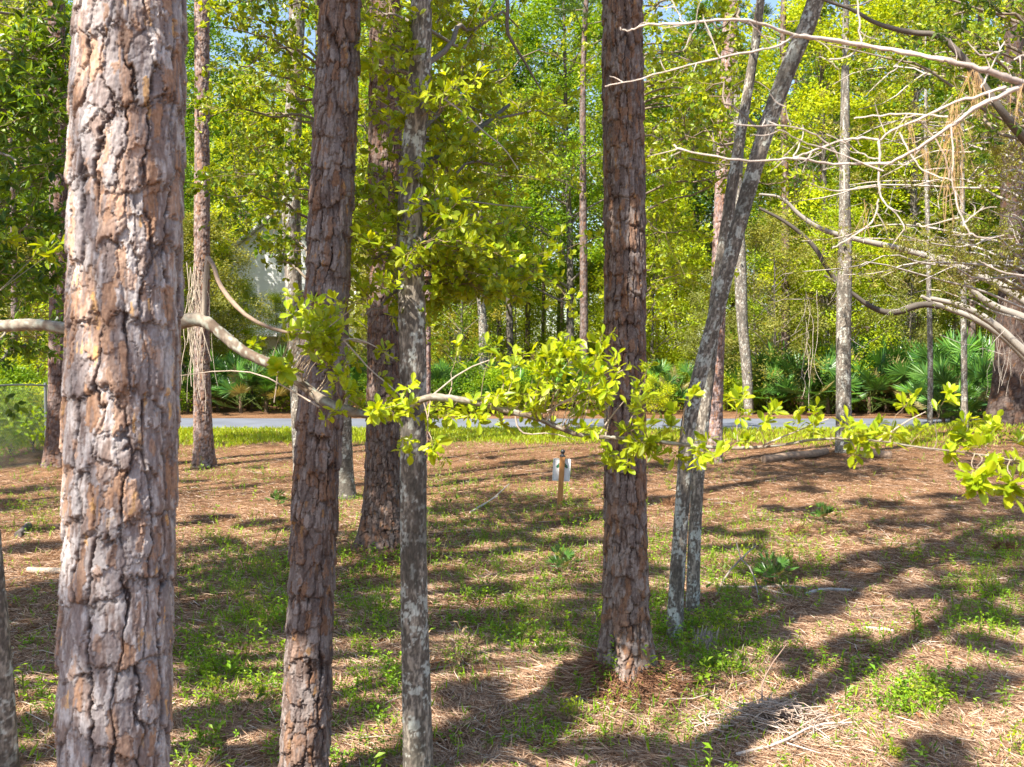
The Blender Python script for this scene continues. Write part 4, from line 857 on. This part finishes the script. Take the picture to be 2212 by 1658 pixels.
def weeds():
    X, Y, px, py = scatter(40000); k = rng.random(len(X)) < dens(px, py) * 3.6; X, Y = X[k], Y[k]; n = len(X); print('weeds', n)
    base = np.column_stack([X, Y, ground_z(X, Y)]); H = rng.uniform(.02, .10, n) * (.6 + 1.1 * sstep(.4, .65, fbm(X / .5 + 20, Y / .5 + 20, 2, 59))) * np.where(rng.random(n) < .12, 1.9, 1)
    ml = MB(); m = 11
    lean = rng.normal(size=(n, 3)) * .25; lean[:, 2] = 1; lean = unit(lean)
    t = np.tile(np.linspace(.15, 1, m), n); P = np.repeat(base, m, 0) + np.repeat(lean * H[:, None], m, 0) * t[:, None] + rng.normal(size=(n * m, 3)) * .008
    a = rng.uniform(0, 6.28, n * m); D = np.column_stack([np.cos(a), np.sin(a), rng.uniform(.0, .8, n * m)]); Nn = np.column_stack([np.zeros((n * m, 2)), np.ones(n * m)]) + rng.normal(size=(n * m, 3)) * .3
    kind = rng.random(n); c = mixc(MG1 * 1.5, YG1 * 1.4, rng.random(n)) ; c[kind < .25] = mixc(DG2, MG2, rng.random((kind < .25).sum()))
    leaves(ml, P, D, Nn, np.repeat(.014 + H * .17, m) * rng.uniform(.6, 1.2, n * m), .5, np.repeat(c, m, 0) * rng.uniform(.8, 1.2, (n * m, 1)), 'dia')
    # stems and blades
    k = rng.random(n) < .8; D = lean[k]
    leaves(ml, base[k], D, rdir(k.sum()), H[k] * 1.05, .04, (.12, .14, .03), 'dia')
    X, Y, px, py = scatter(80000); k = rng.random(len(X)) < dens(px, py) * 1.2 + .02; X, Y = X[k], Y[k]; n = len(X)
    D = rng.normal(size=(n, 3)) * .4; D[:, 2] = 1
    leaves(ml, np.column_stack([X, Y, ground_z(X, Y)]), D, rdir(n), rng.uniform(.04, .14, n), .1, mixc(MG1 * 1.2, YG1 * 1.3, rng.random(n)), 'dia')
    tag(ml.build('ground_cover', M_WEED, smooth=False), 'low green seedlings and weeds scattered over the forest floor', 'ground cover', kind='stuff')
    # verge grass on the near side of the road
    n = 90000; X = rng.uniform(-24, 26, n); Y = rng.uniform(26.2, 33.2, n)
    edge = 27.5 + 1.6 * (fbm(X / 2.2 + 40, X * 0 + 2, 3, 55) - .5) * 2 + .05 * np.clip(X, 0, 50)
    k = (Y > edge + rng.normal(size=n) * .5) & (rng.random(n) < np.where(X < 4, 1, .55)); X, Y = X[k], Y[k]; n = len(X)
    D = rng.normal(size=(n, 3)) * .45; D[:, 2] = 1; ml = MB()
    leaves(ml, np.column_stack([X, Y, gh(X, Y)]), D, rdir(n), rng.uniform(.07, .18, n), .2, mixc(MG2 * .9, YG2 * .95, rng.random(n)), 'dia')
    tag(ml.build('verge_grass', M_WEED, smooth=False), 'short sunlit grass strip along the near edge of the road', 'grass', kind='stuff')
    # undergrowth beyond the road
    n = 110000; Y = 42 + 56 * rng.random(n) ** 1.2; X = rng.uniform(-.6, .6, n) * Y * 1.05; z = gh(X, Y)
    cl = fbm(X / 1.6 + 90, Y / 1.6 + 30, 3, 66); k = cl > .45; X, Y, z = X[k], Y[k], z[k]; n = len(X)
    ml = MB(); D = rng.normal(size=(n, 3)); D[:, 2] = np.abs(D[:, 2])
    leaves(ml, np.column_stack([X, Y, z + rng.random(n) ** 1.5 * 1.1]), D, rng.normal(size=(n, 3)) * .6 + np.array([0, 0, .8]), rng.uniform(.1, .24, n), .5, mixc(MG1, YG2, rng.random(n)), 'dia')
    tag(ml.build('undergrowth', M_WEED, smooth=False), 'loose green undergrowth covering the ground beyond the road', 'undergrowth', kind='stuff')
weeds()
# far woods closing the view
def far_woods():
    n = 700; C0 = np.column_stack([rng.uniform(-75, 75, n), rng.uniform(92, 112, n), rng.uniform(.8, 8, n)])
    n = 1500; C = np.column_stack([rng.uniform(-110, 110, n), rng.uniform(112, 150, n), 1 + 53 * rng.random(n) ** 1.25])
    ml = MB(); clumps(ml, C, rng.uniform(1.6, 3.6, n), 120, .5, MG1, YG1, flat=.8, bv=.4)
    clumps(ml, C0, rng.uniform(.9, 2.0, len(C0)), 150, .3, MG2, YG2, flat=.8, bv=.4)
    tag(ml.build('far_woods', M_LEAF2, smooth=False), 'distant woods closing off the view behind all the trees', 'woods', kind='stuff')
far_woods()

# ---------------------------------------------------------------- single plants, sticks and logs on the near floor
def plant(name, label, px, py, h, nst, lsz, cA, cB, wide=.5, cat='plant', mat=None, wc=(.2, .18, .08), per=3, nsub=2, kind='lance', wid=.42, group=None):
    g = G(px, py); mw = MB(); ml = MB()
    root = empty(name, g, label, cat, group)
    for i in range(nst):
        d = unit(np.array([rng.normal() * wide, rng.normal() * wide, 1.0]))
        spray(mw, ml, g + rng.normal(size=3) * np.array([.05, .05, 0]) * h * 2 + np.array([0, 0, -.01]), d, h * rng.uniform(.55, 1.05), lsz, cA, cB, nsub=nsub + 2, per=per, tw=.0022, wc=wc, kind=kind, wid=wid, up=.7)
    mw.build('stem', M_TWIG, root, g); ml.build('foliage', mat or M_WEED, root, g, smooth=False)
plant('sapling', 'small leafy sapling with thin bent stems right beside the water oak', 945, 1225, .85, 4, .055, MG1, MG2, .3, 'sapling', kind='obo', wid=.6)
plant('dead_shrub', 'dry pale brown seedling with shrivelled leaves right of the water oak foot', 985, 1450, .34, 7, .04, np.array((.35, .24, .13)), np.array((.5, .37, .22)), .45, 'dead shrub', M_DRY, (.4, .3, .2))
for (px, py, h, n, lab) in [(540, 1330, .34, 12, 'thick dark green bush left of the reddish brown pine foot'), (560, 1250, .3, 10, 'shaded green bush above the thick dark bush, left of the reddish brown pine'), (1180, 1370, .42, 9, 'leafy bright green plant just left of the central pine'),
                            (1120, 1400, .3, 7, 'low green plant two steps left of the central pine foot'), (1265, 1380, .3, 6, 'narrow leaved plant touching the central pine on its left'), (1560, 1390, .36, 10, 'thin leaved green bush right of the leaning twin trunks'),
                            (1500, 1420, .22, 7, 'pale green seedlings around the foot of the leaning twin trunks'), (1985, 1520, .2, 9, 'round little bush on the open litter near the lower right'), (1860, 1600, .26, 3, 'single upright green shoot right of the twig pile'),
                            (1925, 1640, .16, 5, 'tiny bright seedling below the round little bush'), (1240, 1560, .22, 6, 'bright seedling in front of the central pine mound'), (720, 1370, .25, 6, 'green seedling right of the reddish brown pine'), (1970, 1220, .26, 6, 'tall seedling in the middle of the right hand clearing'),
                            (2130, 1270, .3, 9, 'spreading green bush near the right edge'), (1300, 1080, .34, 8, 'sunlit green bush between the sign post and the central pine'), (1230, 1100, .25, 8, 'low bush right at the foot of the sign post'), (60, 1110, .3, 5, 'lone green seedling on the shaded litter left of the pale pine'),
                            (460, 1500, .2, 5, 'small seedling close right of the pale pine'), (865, 1640, .25, 4, 'bright seedling at the left foot of the water oak'), (560, 1520, .18, 5, 'dark green seedling midway between the pale pine and the reddish brown pine'), (1450, 1060, .3, 6, 'green bush behind the leaning twin trunks'), (2190, 1640, .25, 5, 'seedling in the bottom right corner'),
                            (1620, 1210, .3, 8, 'shaded green bush right of the leaning twin trunks, beside a pale fallen branch'), (1710, 1180, .25, 7, 'low shaded bush further right of the pale fallen branch')]:
    plant('seedling_bush', lab, px, py, h, n, .034 if n < 9 else .03, MG1 * 1.1, YG2, .5, group='small bushes on the forest floor')
for (px, py, h, n, lab) in [(520, 1290, .3, 14, 'dark leafy bush on the shaded patch between the pale pine and the reddish brown pine'), (1080, 1240, .26, 12, 'spreading bush in the middle of the green patch right of the water oak'), (1010, 1300, .22, 9, 'low bush on the green patch near the water oak sapling'), (1590, 1320, .3, 12, 'dark bush in the shade right of the splintered stump'),
                            (790, 1330, .28, 10, 'bushy seedlings at the foot of the dark pine behind the water oak'), (1130, 1330, .3, 10, 'tall leafy bush between the water oak and the central pine')]:
    plant('seedling_bush', lab, px, py, h, n, .03, MG1, YG1 * 1.1, .55, group='small bushes on the forest floor')
def small_palm(px, py, s, lab):
    o = place(PALM, 0, 0, 0, .2); g = G(px, py); o.location = g; o.scale = (s, s, s); o['label'] = lab; o['group'] = 'young palmettos on the forest floor'; o.name = 'young_palmetto'
for a in [(1670, 1265, .16, 'young palmetto fan beside the pale fallen branch on the right clearing'), (1215, 1240, .14, 'young palmetto fan in sun left of the central pine'), (1780, 1130, .13, 'young palmetto fan in the back of the right clearing'), (600, 1095, .12, 'young palmetto fan left of the reddish brown pine')]: small_palm(*a)
def sticks(name, label, cat, paths, c=(.27, .23, .2), group=None, n=7):
    mb = MB(); g0 = None
    for pts, w0, w1 in paths:
        P = []
        for (px, py, h) in pts: P.append(G(px, py) + np.array([0, 0, h]))
        if g0 is None: g0 = P[0].copy()
        Y = P[0][1]; limb(mb, np.array(P), np.linspace(w0, w1, len(P)) / 2 / ppm(Y), n, c, 1, .2)
    return tag(mb.build(name, M_TWIG, None, g0), label, cat, group)
sticks('fallen_branch', 'pale forked dead branch lying in shade right of the leaning twin trunks', 'branch', [([(1545, 1290, .0), (1570, 1250, .05), (1600, 1245, .2), (1630, 1225, .25)], 6, 3), ([(1560, 1272, .02), (1640, 1275, .03), (1720, 1272, .04), (1780, 1290, .02)], 6, 3), ([(1600, 1245, .2), (1625, 1270, .2), (1640, 1300, .02)], 4, 2.5), ([(1640, 1274, .03), (1690, 1290, .03), (1760, 1300, .02)], 5, 3), ([(1600, 1245, .2), (1590, 1225, .3)], 3, 2)])
sticks('fallen_branch', 'thick knobbly grey branch lying right of the young palmetto fan', 'branch', [([(1740, 1290, .03), (1780, 1280, .04), (1840, 1282, .03)], 8, 7)], (.4, .38, .35))
sticks('fallen_branch', 'short bleached stick lying on sunlit litter in the right clearing', 'branch', [([(1740 + 120, 1362, .02), (1905, 1364, .02), (1930, 1368, .02)], 9, 6)], (.6, .5, .42))
sticks('fallen_branch', 'long thin pale branch lying across the front edge below the twig pile', 'branch', [([(1590, 1640, .03), (1680, 1625, .05), (1760, 1590, .08), (1840, 1580, .06)], 8, 4), ([(1700, 1622, .05), (1780, 1640, .03)], 4, 2)], (.5, .43, .37))
sticks('fallen_branch', 'two thin pale sticks lying left of the sign post', 'branch', [([(1015, 1110, .02), (1060, 1090, .06), (1100, 1070, .2)], 4, 2), ([(1030, 1100, .02), (1075, 1085, .1)], 3, 2)], (.55, .48, .4))
sticks('fallen_branch', 'dark bent stick standing up out of the twig pile', 'branch', [([(1665, 1560, .0), (1640, 1530, .12), (1660, 1500, .2), (1700, 1490, .36)], 5, 2.5)], (.25, .17, .13))
def twig_pile():
    g = G(1670, 1570); mb = MB()
    for i in range(520):
        a = rng.uniform(0, 6.28); r = abs(rng.normal()) * (.2 if i % 2 else .5); c = g + np.array([math.cos(a) * r * 1.6, math.sin(a) * r, .015 + .15 * math.exp(-r * r * 12) * rng.random()])
        b = rng.uniform(0, math.pi); d = np.array([math.cos(b), math.sin(b) * .8, rng.normal() * .22]); L = rng.uniform(.08, .34)
        P = np.array([c - d * L / 2, c + rng.normal(size=3) * .02, c + d * L / 2]); P[:, 2] = np.maximum(P[:, 2], g[2] + .005)
        limb(mb, P, [.004, .0035, .002], 4, mixc((.26, .18, .13), (.52, .43, .36), rng.random()), 1)
    tag(mb.build('twig_pile', M_TWIG, None, g), 'tangled heap of bleached twigs in full sun right of the central pine', 'twig pile', kind='stuff')
twig_pile()
def log(name, label, a, b, wd, ends=True, c=(.26, .2, .15), lich=.2):
    A = G(*a); B = G(*b); r = wd / 2 / ppm(A[1]); A[2] += r * .7; B[2] += r * .7
    mt = MB(); P = np.array([A + (B - A) * t + rng.normal(size=3) * r * .15 for t in np.linspace(0, 1, 6)])
    n = 14; s = 60; PP = smooth_path(P, 2); tt = np.linspace(0, 1, s); X = np.column_stack([np.interp(tt, np.linspace(0, 1, len(PP)), PP[:, k]) for k in range(3)])
    nz = fbm(np.tile(np.arange(n), s) * .8, np.repeat(tt, n) * 40, 4, int(a[0])); col = mixc(np.array(c) * .5, np.array(c) * 1.7, nz)
    tube(mt, X, r * (1 + .25 * (fbm(tt * 9, tt * 0, 3, 4) - .5)), n, col)
    o = tag(mt.build(name, M_HARD, None, A), label, 'log'); return o
log('fallen_log', 'weathered log lying left of the smooth grey hardwood foot', (1650, 1000), (1785, 980), 17, c=(.24, .17, .12))
log('fallen_log', 'short sawn log lying right of the smooth grey hardwood foot', (1850, 985), (1925, 990), 18, c=(.24, .17, .12))
log('log_piece', 'dark short chunk of wood on the litter left of the pale pine', (38, 1163), (62, 1140), 16, c=(.12, .1, .09))
log('log_piece', 'grey rotten log touching the left side of the pale pine outline', (60, 1238), (160, 1238), 14, c=(.3, .25, .2))
def stump():
    g = G(1515, 1405); mb = MB()
    for i in range(60):
        a = rng.uniform(0, 6.28); r = rng.random() ** .5 * .085; b = g + np.array([math.cos(a) * r, math.sin(a) * r, -.03]); h = rng.uniform(.08, .24)
        t = b + np.array([math.cos(a) * .03 + .04, math.sin(a) * .03, h]); limb(mb, np.array([b, (b + t) / 2, t]), [.018, .013, .002], 5, mixc((.22, .18, .14), (.42, .36, .3), rng.random()), 1)
    tag(mb.build('tree_stump', M_TWIG, None, g), 'splintered grey stump behind the leaning twin trunks', 'stump')
stump()
def cone_heap(px, py, label):
    g = G(px, py); ml = MB(); n = 700; q = rdir(n) * rng.random((n, 1)) ** .4 * np.array([.2, .14, .10]); q[:, 2] = np.abs(q[:, 2])
    leaves(ml, g + q, rdir(n), rdir(n), rng.uniform(.04, .12, n), .14, mixc((.14, .07, .035), (.34, .19, .1), rng.random(n)), 'dia')
    tag(ml.build('needle_clump', M_DRY, None, g, smooth=False), label, 'needle clump')
cone_heap(1452, 1112 - 20, 'rusty clump of matted needles behind the twin trunk foot'); cone_heap(2170, 1190, 'rusty brown clump of needles near the right edge of the clearing'); cone_heap(1722, 1155, 'dark rusty needle clump in the middle of the right clearing')

# vines hanging on trees
def vines(label, lst, w=.005, c=(.45, .38, .3), n=10):
    mb = MB(); g0 = None
    for (x0, x1, y0, y1, Y, k) in lst:
        for _ in range(k):
            px = rng.uniform(x0, x1); ya = y0 + rng.uniform(0, 40); P = []
            yb = rng.uniform(ya + (y1 - ya) * .4, y1)
            for t in np.linspace(0, 1, 9): px += rng.normal() * 5; P.append(W(px, ya + (yb - ya) * t, Y + rng.normal() * .03))
            if g0 is None: g0 = P[0]
            limb(mb, np.array(P), w * rng.uniform(.5, 1.1), 4, c, 1)
    return tag(mb.build('vine', M_TWIG, None, g0), label, 'vine')
vines('thin tangled vines hanging down the left side of the pine on the verge', [(408, 440, 560, 900, 22.1, 26)], .009)
vines('pale dead vines hanging from above in front of the palmettos', [(1735, 1762, 600, 935, 26, 4), (1725, 1775, 700, 900, 26, 3)], .008, (.5, .42, .35))
vines('loose grey vines draped down the huge pine base', [(2140, 2212, 640, 860, 29.2, 14)], .008, (.3, .26, .22))

# ---------------------------------------------------------------- the sign post
def box(mb, c, s, R=np.eye(3), col=(1, 1, 1), bev=.0):
    v = np.array([[x, y, z] for x in (-1, 1) for y in (-1, 1) for z in (-1, 1)], float) * np.array(s) / 2
    f = np.array([[0, 1, 3, 2], [4, 6, 7, 5], [0, 4, 5, 1], [2, 3, 7, 6], [0, 2, 6, 4], [1, 5, 7, 3]])
    mb.add(v @ R.T + np.array(c), f, col)
def sign():
    b = G(1209, 1093); Y = b[1]; k = ppm(Y); t = W(1215, 987, Y); ax = unit(t - b); X_ = unit(np.cross(np.array([0, 1, 0]), ax)); Yv = np.cross(ax, X_)
    root = empty('sign_post', b, 'small orange wooden post with black ball finial carrying a white sign', 'sign')
    L = np.linalg.norm(t - b); hw = 5.6 / k
    def prism(mb, pts, y0, y1, col=(1, 1, 1)):            # outline in (x, z) of the post frame
        pts = np.array(pts); n = len(pts)
        A = b + pts[:, :1] * X_ + pts[:, 1:] * ax + Yv * y0; B = b + pts[:, :1] * X_ + pts[:, 1:] * ax + Yv * y1
        mb.add(np.vstack([A, B]), np.array([[i, (i + 1) % n, n + (i + 1) % n, n + i] for i in range(n)]), col); mb.add(A, np.arange(n)[None, ::-1], col); mb.add(B, np.arange(n)[None], col)
    mb = MB(); c = .007; s = hw                            # chamfered square post
    ring = [(-s + c, -s), (s - c, -s), (s, -s + c), (s, s - c), (s - c, s), (-s + c, s), (-s, s - c), (-s, -s + c)]
    V = []; zs = [-.12, L * .3, L * .6, L]
    for z in zs: V += [b + X_ * x + Yv * y + ax * z for x, y in ring]
    F = [[i * 8 + j, i * 8 + (j + 1) % 8, (i + 1) * 8 + (j + 1) % 8, (i + 1) * 8 + j] for i in range(3) for j in range(8)]
    mb.add(V, F); mb.add(V[-8:], np.arange(8)[None])
    mt, nt, bs, out = newmat('cedar_post'); v = mapping(nt, (30, 30, 2.2))
    nt.links.new(ramp(nt, noise(nt, 3, 5, .6, v), [(.3, (.30, .12, .03)), (.7, (.52, .25, .075))]), bs.inputs['Base Color']); bs.inputs['Roughness'].default_value = .55
    mb.build('post', mt, root, b, smooth=False)
    def lathe(mb, prof, n=20):
        V = [b + ax * (L + z) + r * (math.cos(a) * X_ + math.sin(a) * Yv) for r, z in prof for a in np.arange(n) * 2 * math.pi / n]
        mb.add(V, [[i * n + j, i * n + (j + 1) % n, (i + 1) * n + (j + 1) % n, (i + 1) * n + j] for i in range(len(prof) - 1) for j in range(n)])
    mb = MB(); q = 1 / k
    lathe(mb, [(6.4 * q * 1.0, 0), (6.6 * q, 1.5 * q), (6 * q, 3 * q), (3.4 * q, 4 * q), (2.8 * q, 6 * q)] + [(5.2 * q * math.cos(a), 11 * q + 5.2 * q * math.sin(a)) for a in np.linspace(-1.1, 1.55, 10)])
    mb.build('finial', mat_plain('black_iron', (.02, .02, .022), .4, .5), root, b)
    mb = MB(); w2 = 19 * q; z0, z1 = L - (1040 - 987) * q * 1.03, L - (991 - 987) * q + .0; r = 2.5 * q
    z0 = (1093 - 1040) * q; z1 = (1093 - 991) * q
    off = .3 * q
    def rrect(x0, x1, a, bb, r):
        P = []
        for cx, cz, st in ((x1 - r, bb - r, 0), (x0 + r, bb - r, 90), (x0 + r, a + r, 180), (x1 - r, a + r, 270)):
            for k_ in range(5): t_ = math.radians(st + k_ * 22.5); P.append((cx + r * math.cos(t_), cz + r * math.sin(t_)))
        return P
    prism(mb, rrect(-w2, w2, z0, z1, r), hw + .004, hw + .012)
    pn = mb.build('sign_panel', mat_plain('white_enamel', (.74, .77, .78), .35, .4, 12, .06), root, b, smooth=False)
    G_ = mat_plain('green_print', (.02, .14, .07), .4, .4, 20, .2)
    mb = MB(); o_ = np.array(rrect(-w2 + 1.6 * q, w2 - 1.6 * q, z0 + 1.6 * q, z1 - 1.6 * q, r * .7)); i_ = np.array(rrect(-w2 + 2.2 * q, w2 - 2.2 * q, z0 + 2.2 * q, z1 - 2.2 * q, r * .6)); n = len(o_)
    V = [b + x * X_ + z * ax + Yv * (hw + .002) for x, z in np.vstack([o_, i_])]
    mb.add(V, [[i, (i + 1) % n, n + (i + 1) % n, n + i] for i in range(n)]); mb.build('border_line', mat_plain('grey_green_line', (.10, .2, .17), .4), pn, b, smooth=False)
    mb = MB()                                              # spreading green tree emblem, half covered by the post
    zc = (1093 - 1007) * q
    for (x, z, rr) in [(-7, 0, 4), (-9, -2.5, 3), (-4, 4, 4), (0, 6, 4), (5, 3.5, 4), (9, 0, 3.6), (11, -2.5, 2.6), (0, 0, 6)]:
        P = [(x * q + rr * q * math.cos(a) * (1 + .15 * math.sin(5 * a)), zc + z * q + rr * q * .8 * math.sin(a)) for a in np.linspace(0, 2 * math.pi, 14)[:-1]]
        V = [b + xx * X_ + zz * ax + Yv * (hw + .0015 + .0001 * (x + 12)) for xx, zz in P]; mb.add(V, np.arange(len(V))[None])
    mb.build('emblem', G_, pn, b, smooth=False)
sign()

# ---------------------------------------------------------------- chain link fence on the left
def fence():
    A = np.array([*on_ground(-11.9, 20.0)[:2], 0]); Bc = np.array([colx(96, 22.6), 22.6, 0]); Cc = np.array([colx(150, 30), 30, 0])
    A = np.array([colx(-120, 19.5), 19.5, 0]); H = 1.83
    root = empty('chain_link_fence', on_ground(A[0], A[1]), 'grey galvanised chain link fence at the left edge among the trees', 'fence')
    o = np.array(root.location); steel = mat_plain('galvanised_steel', (.25, .27, .28), .45, .5, 40, .12, .6)
    for (P, Q) in ((A, Bc), (Bc, Cc)):
        L = np.linalg.norm(Q - P); d = (Q - P) / L; mb = MB()
        zg = lambda p: float(gh(p[0], p[1]))
        tube(mb, np.array([[*(P + d * t)[:2], zg(P + d * t) + H] for t in np.linspace(0, L, 8)]), .021, 8, (1, 1, 1)); mb.build('top_rail', steel, root, o)
        mb = MB(); s = .075
        for sg in (1, -1):
            for u in np.arange(-H, L + H, s):
                t0, t1 = (u, u + sg * H)
                h0, h1 = 0.03, H
                a, b_ = t0, t1
                lo, hi = 0.0, L
                f0 = 0.0; f1 = 1.0
                if b_ != a:
                    ta, tb = (lo - a) / (b_ - a), (hi - a) / (b_ - a); ta, tb = min(ta, tb), max(ta, tb); f0 = max(f0, ta); f1 = min(f1, tb)
                if f1 - f0 < .02: continue
                pts = []
                for f in (f0, f1):
                    p = P + d * (a + (b_ - a) * f); pts.append([p[0], p[1], zg(p) + h0 + (h1 - h0) * f])
                tube(mb, np.array(pts), .0018, 3, (1, 1, 1))
        mb.build('wire_mesh', steel, root, o)
    for p in (A + (Bc - A) * .35, Bc, A, Cc, (Bc + Cc) / 2):
        mb = MB(); g = float(gh(p[0], p[1])); tube(mb, np.array([[p[0], p[1] + .03, g - .1], [p[0], p[1] + .03, g + H * .5], [p[0], p[1] + .03, g + H + .06]]), .032, 10, (1, 1, 1)); mb.build('fence_post', steel, root, o)
fence()

# ---------------------------------------------------------------- the white house beyond the road
def house():
    Y = 62; x0, x1 = colx(445, Y), colx(770, Y); g = 0.2; o = np.array([(x0 + x1) / 2, Y, g])
    root = empty('white_house', o, 'white house with gabled roof half hidden by foliage beyond the road', 'house')
    wall = mat_plain('white_siding', (.80, .80, .79), .6, .3, 3, .04); beige = mat_plain('beige_door', (.55, .5, .43), .6); glass = mat_plain('dark_window', (.05, .06, .07), .1, .8); roofm = mat_plain('grey_shingles', (.55, .54, .52), .9, .1, 25, .3)
    mb = MB(); w_ = x1 - x0; box(mb, (o[0], Y + 5, g + 3.6), (w_, 10, 7.4))
    n = 42
    for i in range(n): box(mb, (o[0], Y - .012, g + .2 + i * .17), (w_ - .3, .03, .15))
    # gable
    gv = np.array([[x0, Y, g + 7.3], [x1, Y, g + 7.3], [o[0], Y, g + 11], [x0, Y + 10, g + 7.3], [x1, Y + 10, g + 7.3], [o[0], Y + 10, g + 11]])
    mb.add(gv, [[0, 1, 2], [3, 5, 4]]); wl = mb.build('wall', wall, root, o, smooth=False)
    for s in (-1, 1):
        mb = MB(); e = np.array([o[0] + s * (w_ / 2 + .5), 0, g + 7.3 - .35]); t = np.array([o[0], 0, g + 11.05]); th = .18
        V = [[e[0], Y - .6, e[2]], [t[0], Y - .6, t[2]], [t[0], Y + 10.6, t[2]], [e[0], Y + 10.6, e[2]], [e[0], Y - .6, e[2] + th], [t[0], Y - .6, t[2] + th], [t[0], Y + 10.6, t[2] + th], [e[0], Y + 10.6, e[2] + th]]
        mb.add(V, [[0, 1, 2, 3], [4, 7, 6, 5], [0, 4, 5, 1], [1, 5, 6, 2], [2, 6, 7, 3], [3, 7, 4, 0]]); mb.build('roof', roofm, root, o, smooth=False)
    for (px, z, ww, hh, m, nm) in [(486, 1.3, 1.5, 2.4, beige, 'door'), (600, 1.6, 1.2, 1.5, glass, 'window'), (690, 1.6, 1.2, 1.5, glass, 'window'), (520, 5.2, 1.1, 1.4, glass, 'window'), (650, 5.2, 1.1, 1.4, glass, 'window')]:
        x = colx(px, Y); mb = MB(); box(mb, (x, Y - .06, g + z + .2), (ww, .05, hh)); q = mb.build(nm, m, root, o, smooth=False)
        mb = MB()
        for a in (-1, 1): box(mb, (x + a * (ww / 2 + .07), Y - .08, g + z + .2), (.14, .09, hh + .28)); box(mb, (x, Y - .083, g + z + .2 + a * (hh / 2 + .07)), (ww, .085, .13))
        if nm == 'window': box(mb, (x, Y - .095, g + z + .2), (ww, .03, .05)); box(mb, (x, Y - .1, g + z + .2), (.05, .03, hh))
        mb.build('frame', wall, q, o, smooth=False)
    for px in (540, 575):
        mb = MB(); x = colx(px, Y); box(mb, (x, Y - 1.6, g + 1.6), (.3, .3, 3.2)); box(mb, (x, Y - 1.6, g + 3.25), (.42, .42, .14)); box(mb, (x, Y - 1.6, g + .1), (.42, .42, .2)); mb.build('porch_column', wall, root, o, smooth=False)
    mb = MB(); box(mb, (colx(557, Y), Y - .95, g + 3.42), (3.4, 1.9, .2)); mb.build('porch_roof', wall, root, o, smooth=False)
house()
for (px, y, s_, k) in [(-40, 24, 1.1, 1), (20, 25.5, 1.0, 1), (70, 26, .8, 0), (-90, 22, 1.3, 1), (40, 29, 1.2, 1), (0, 30.5, 1.3, 0), (90, 30.5, 1.0, 1), (-60, 28, 1.4, 1), (130, 31, .9, 1), (150, 29, .6, 0)]: place(SH, k, colx(px, y), y, s_, 'leafy shrub in the dark thicket round the chain link fence', 'shrubs round the chain link fence')
# thin greenery half screening the house
for j, (px, y, s, k) in enumerate([(420, 46, .9, 2), (720, 46, .7, 0), (600, 52, .55, 2), (485, 48, .6, 0), (530, 50, .62, 2), (450, 52, .9, 1)]): place(UN, k, colx(px, y), y, s)
for j, (px, y, s) in enumerate([(500, 70, 1.1), (600, 78, 1.2), (700, 72, 1.1)]): place(HW, j, colx(px, y + 6), y + 6, s)

# ---------------------------------------------------------------- red car at the right edge, behind the huge pine
def car():
    Y = 36.5; xl = colx(2203, Y); g = .06; Lc, Wc = 4.5, 1.78; o = np.array([xl + Lc / 2, Y, g])
    root = empty('parked_car', o, 'red car just showing at the right edge behind the huge pine base', 'car')
    red = mat_plain('red_paint', (.45, .015, .02), .25, .6, 5, .05); dark = mat_plain('dark_glass', (.02, .025, .03), .08, .8); rub = mat_plain('tyre_rubber', (.025, .025, .025), .8); rimm = mat_plain('rim_alloy', (.5, .5, .52), .3, .5, 10, .1, .8)
    def loft(prof, half, mb):
        n = len(prof); V = []
        for s, k in ((-1, 0), (1, 0)): V += [[xl + x, Y + s * half(z), g + z] for x, z in prof]
        mb.add(V, [[i, (i + 1) % n, n + (i + 1) % n, n + i] for i in range(n)]); mb.add(V[:n], np.arange(n)[None, ::-1]); mb.add(V[n:], np.arange(n)[None])
    mb = MB(); loft([(0, .35), (.05, .62), (.35, .78), (1.1, .86), (3.7, .9), (4.35, .85), (4.5, .6), (4.45, .3), (3.9, .24), (.6, .24)], lambda z: Wc / 2 - .04 * (z > .8), mb); bd = mb.build('body', red, root, o, smooth=False)
    mb = MB(); loft([(1.05, .86), (1.75, 1.36), (3.0, 1.4), (3.75, .9)], lambda z: Wc / 2 - .08 - .16 * (z > 1), mb); mb.build('cabin', red, root, o, smooth=False)
    mb = MB()
    for s in (-1, 1):
        for q in ([(1.25, .9), (1.82, 1.3), (2.3, 1.33), (2.3, .9)], [(2.38, .9), (2.38, 1.33), (2.95, 1.33), (3.5, .92)]):
            V = [[xl + x, Y + s * (Wc / 2 - .07 - .16 * (z > 1)), g + z] for x, z in q]; mb.add(V, np.arange(4)[None])
    mb.build('side_window', dark, root, o, smooth=False)
    for x in (.85, 3.65):
        for s in (-1, 1):
            mb = MB(); yy = Y + s * (Wc / 2 - .1); tube(mb, np.array([[xl + x, yy - .11, g + .31], [xl + x, yy - .08, g + .31], [xl + x, yy + .08, g + .31], [xl + x, yy + .11, g + .31]]), [.26, .31, .31, .26], 24, (1, 1, 1)); wh = mb.build('wheel', rub, root, o)
            mb = MB(); tube(mb, np.array([[xl + x, yy - .125, g + .31], [xl + x, yy, g + .31], [xl + x, yy + .125, g + .31]]), [.18, .19, .18], 18, (1, 1, 1)); mb.build('rim', rimm, wh, o)
    for s in (-1, 1):
        mb = MB(); box(mb, (xl + .1, Y + s * .62, g + .62), (.12, .3, .12)); mb.build('headlight', mat_plain('lamp_glass', (.7, .7, .7), .2), root, o, smooth=False)
car()
print('objects', len(bpy.data.objects), 'faces', sum(len(m.polygons) for m in bpy.data.meshes))
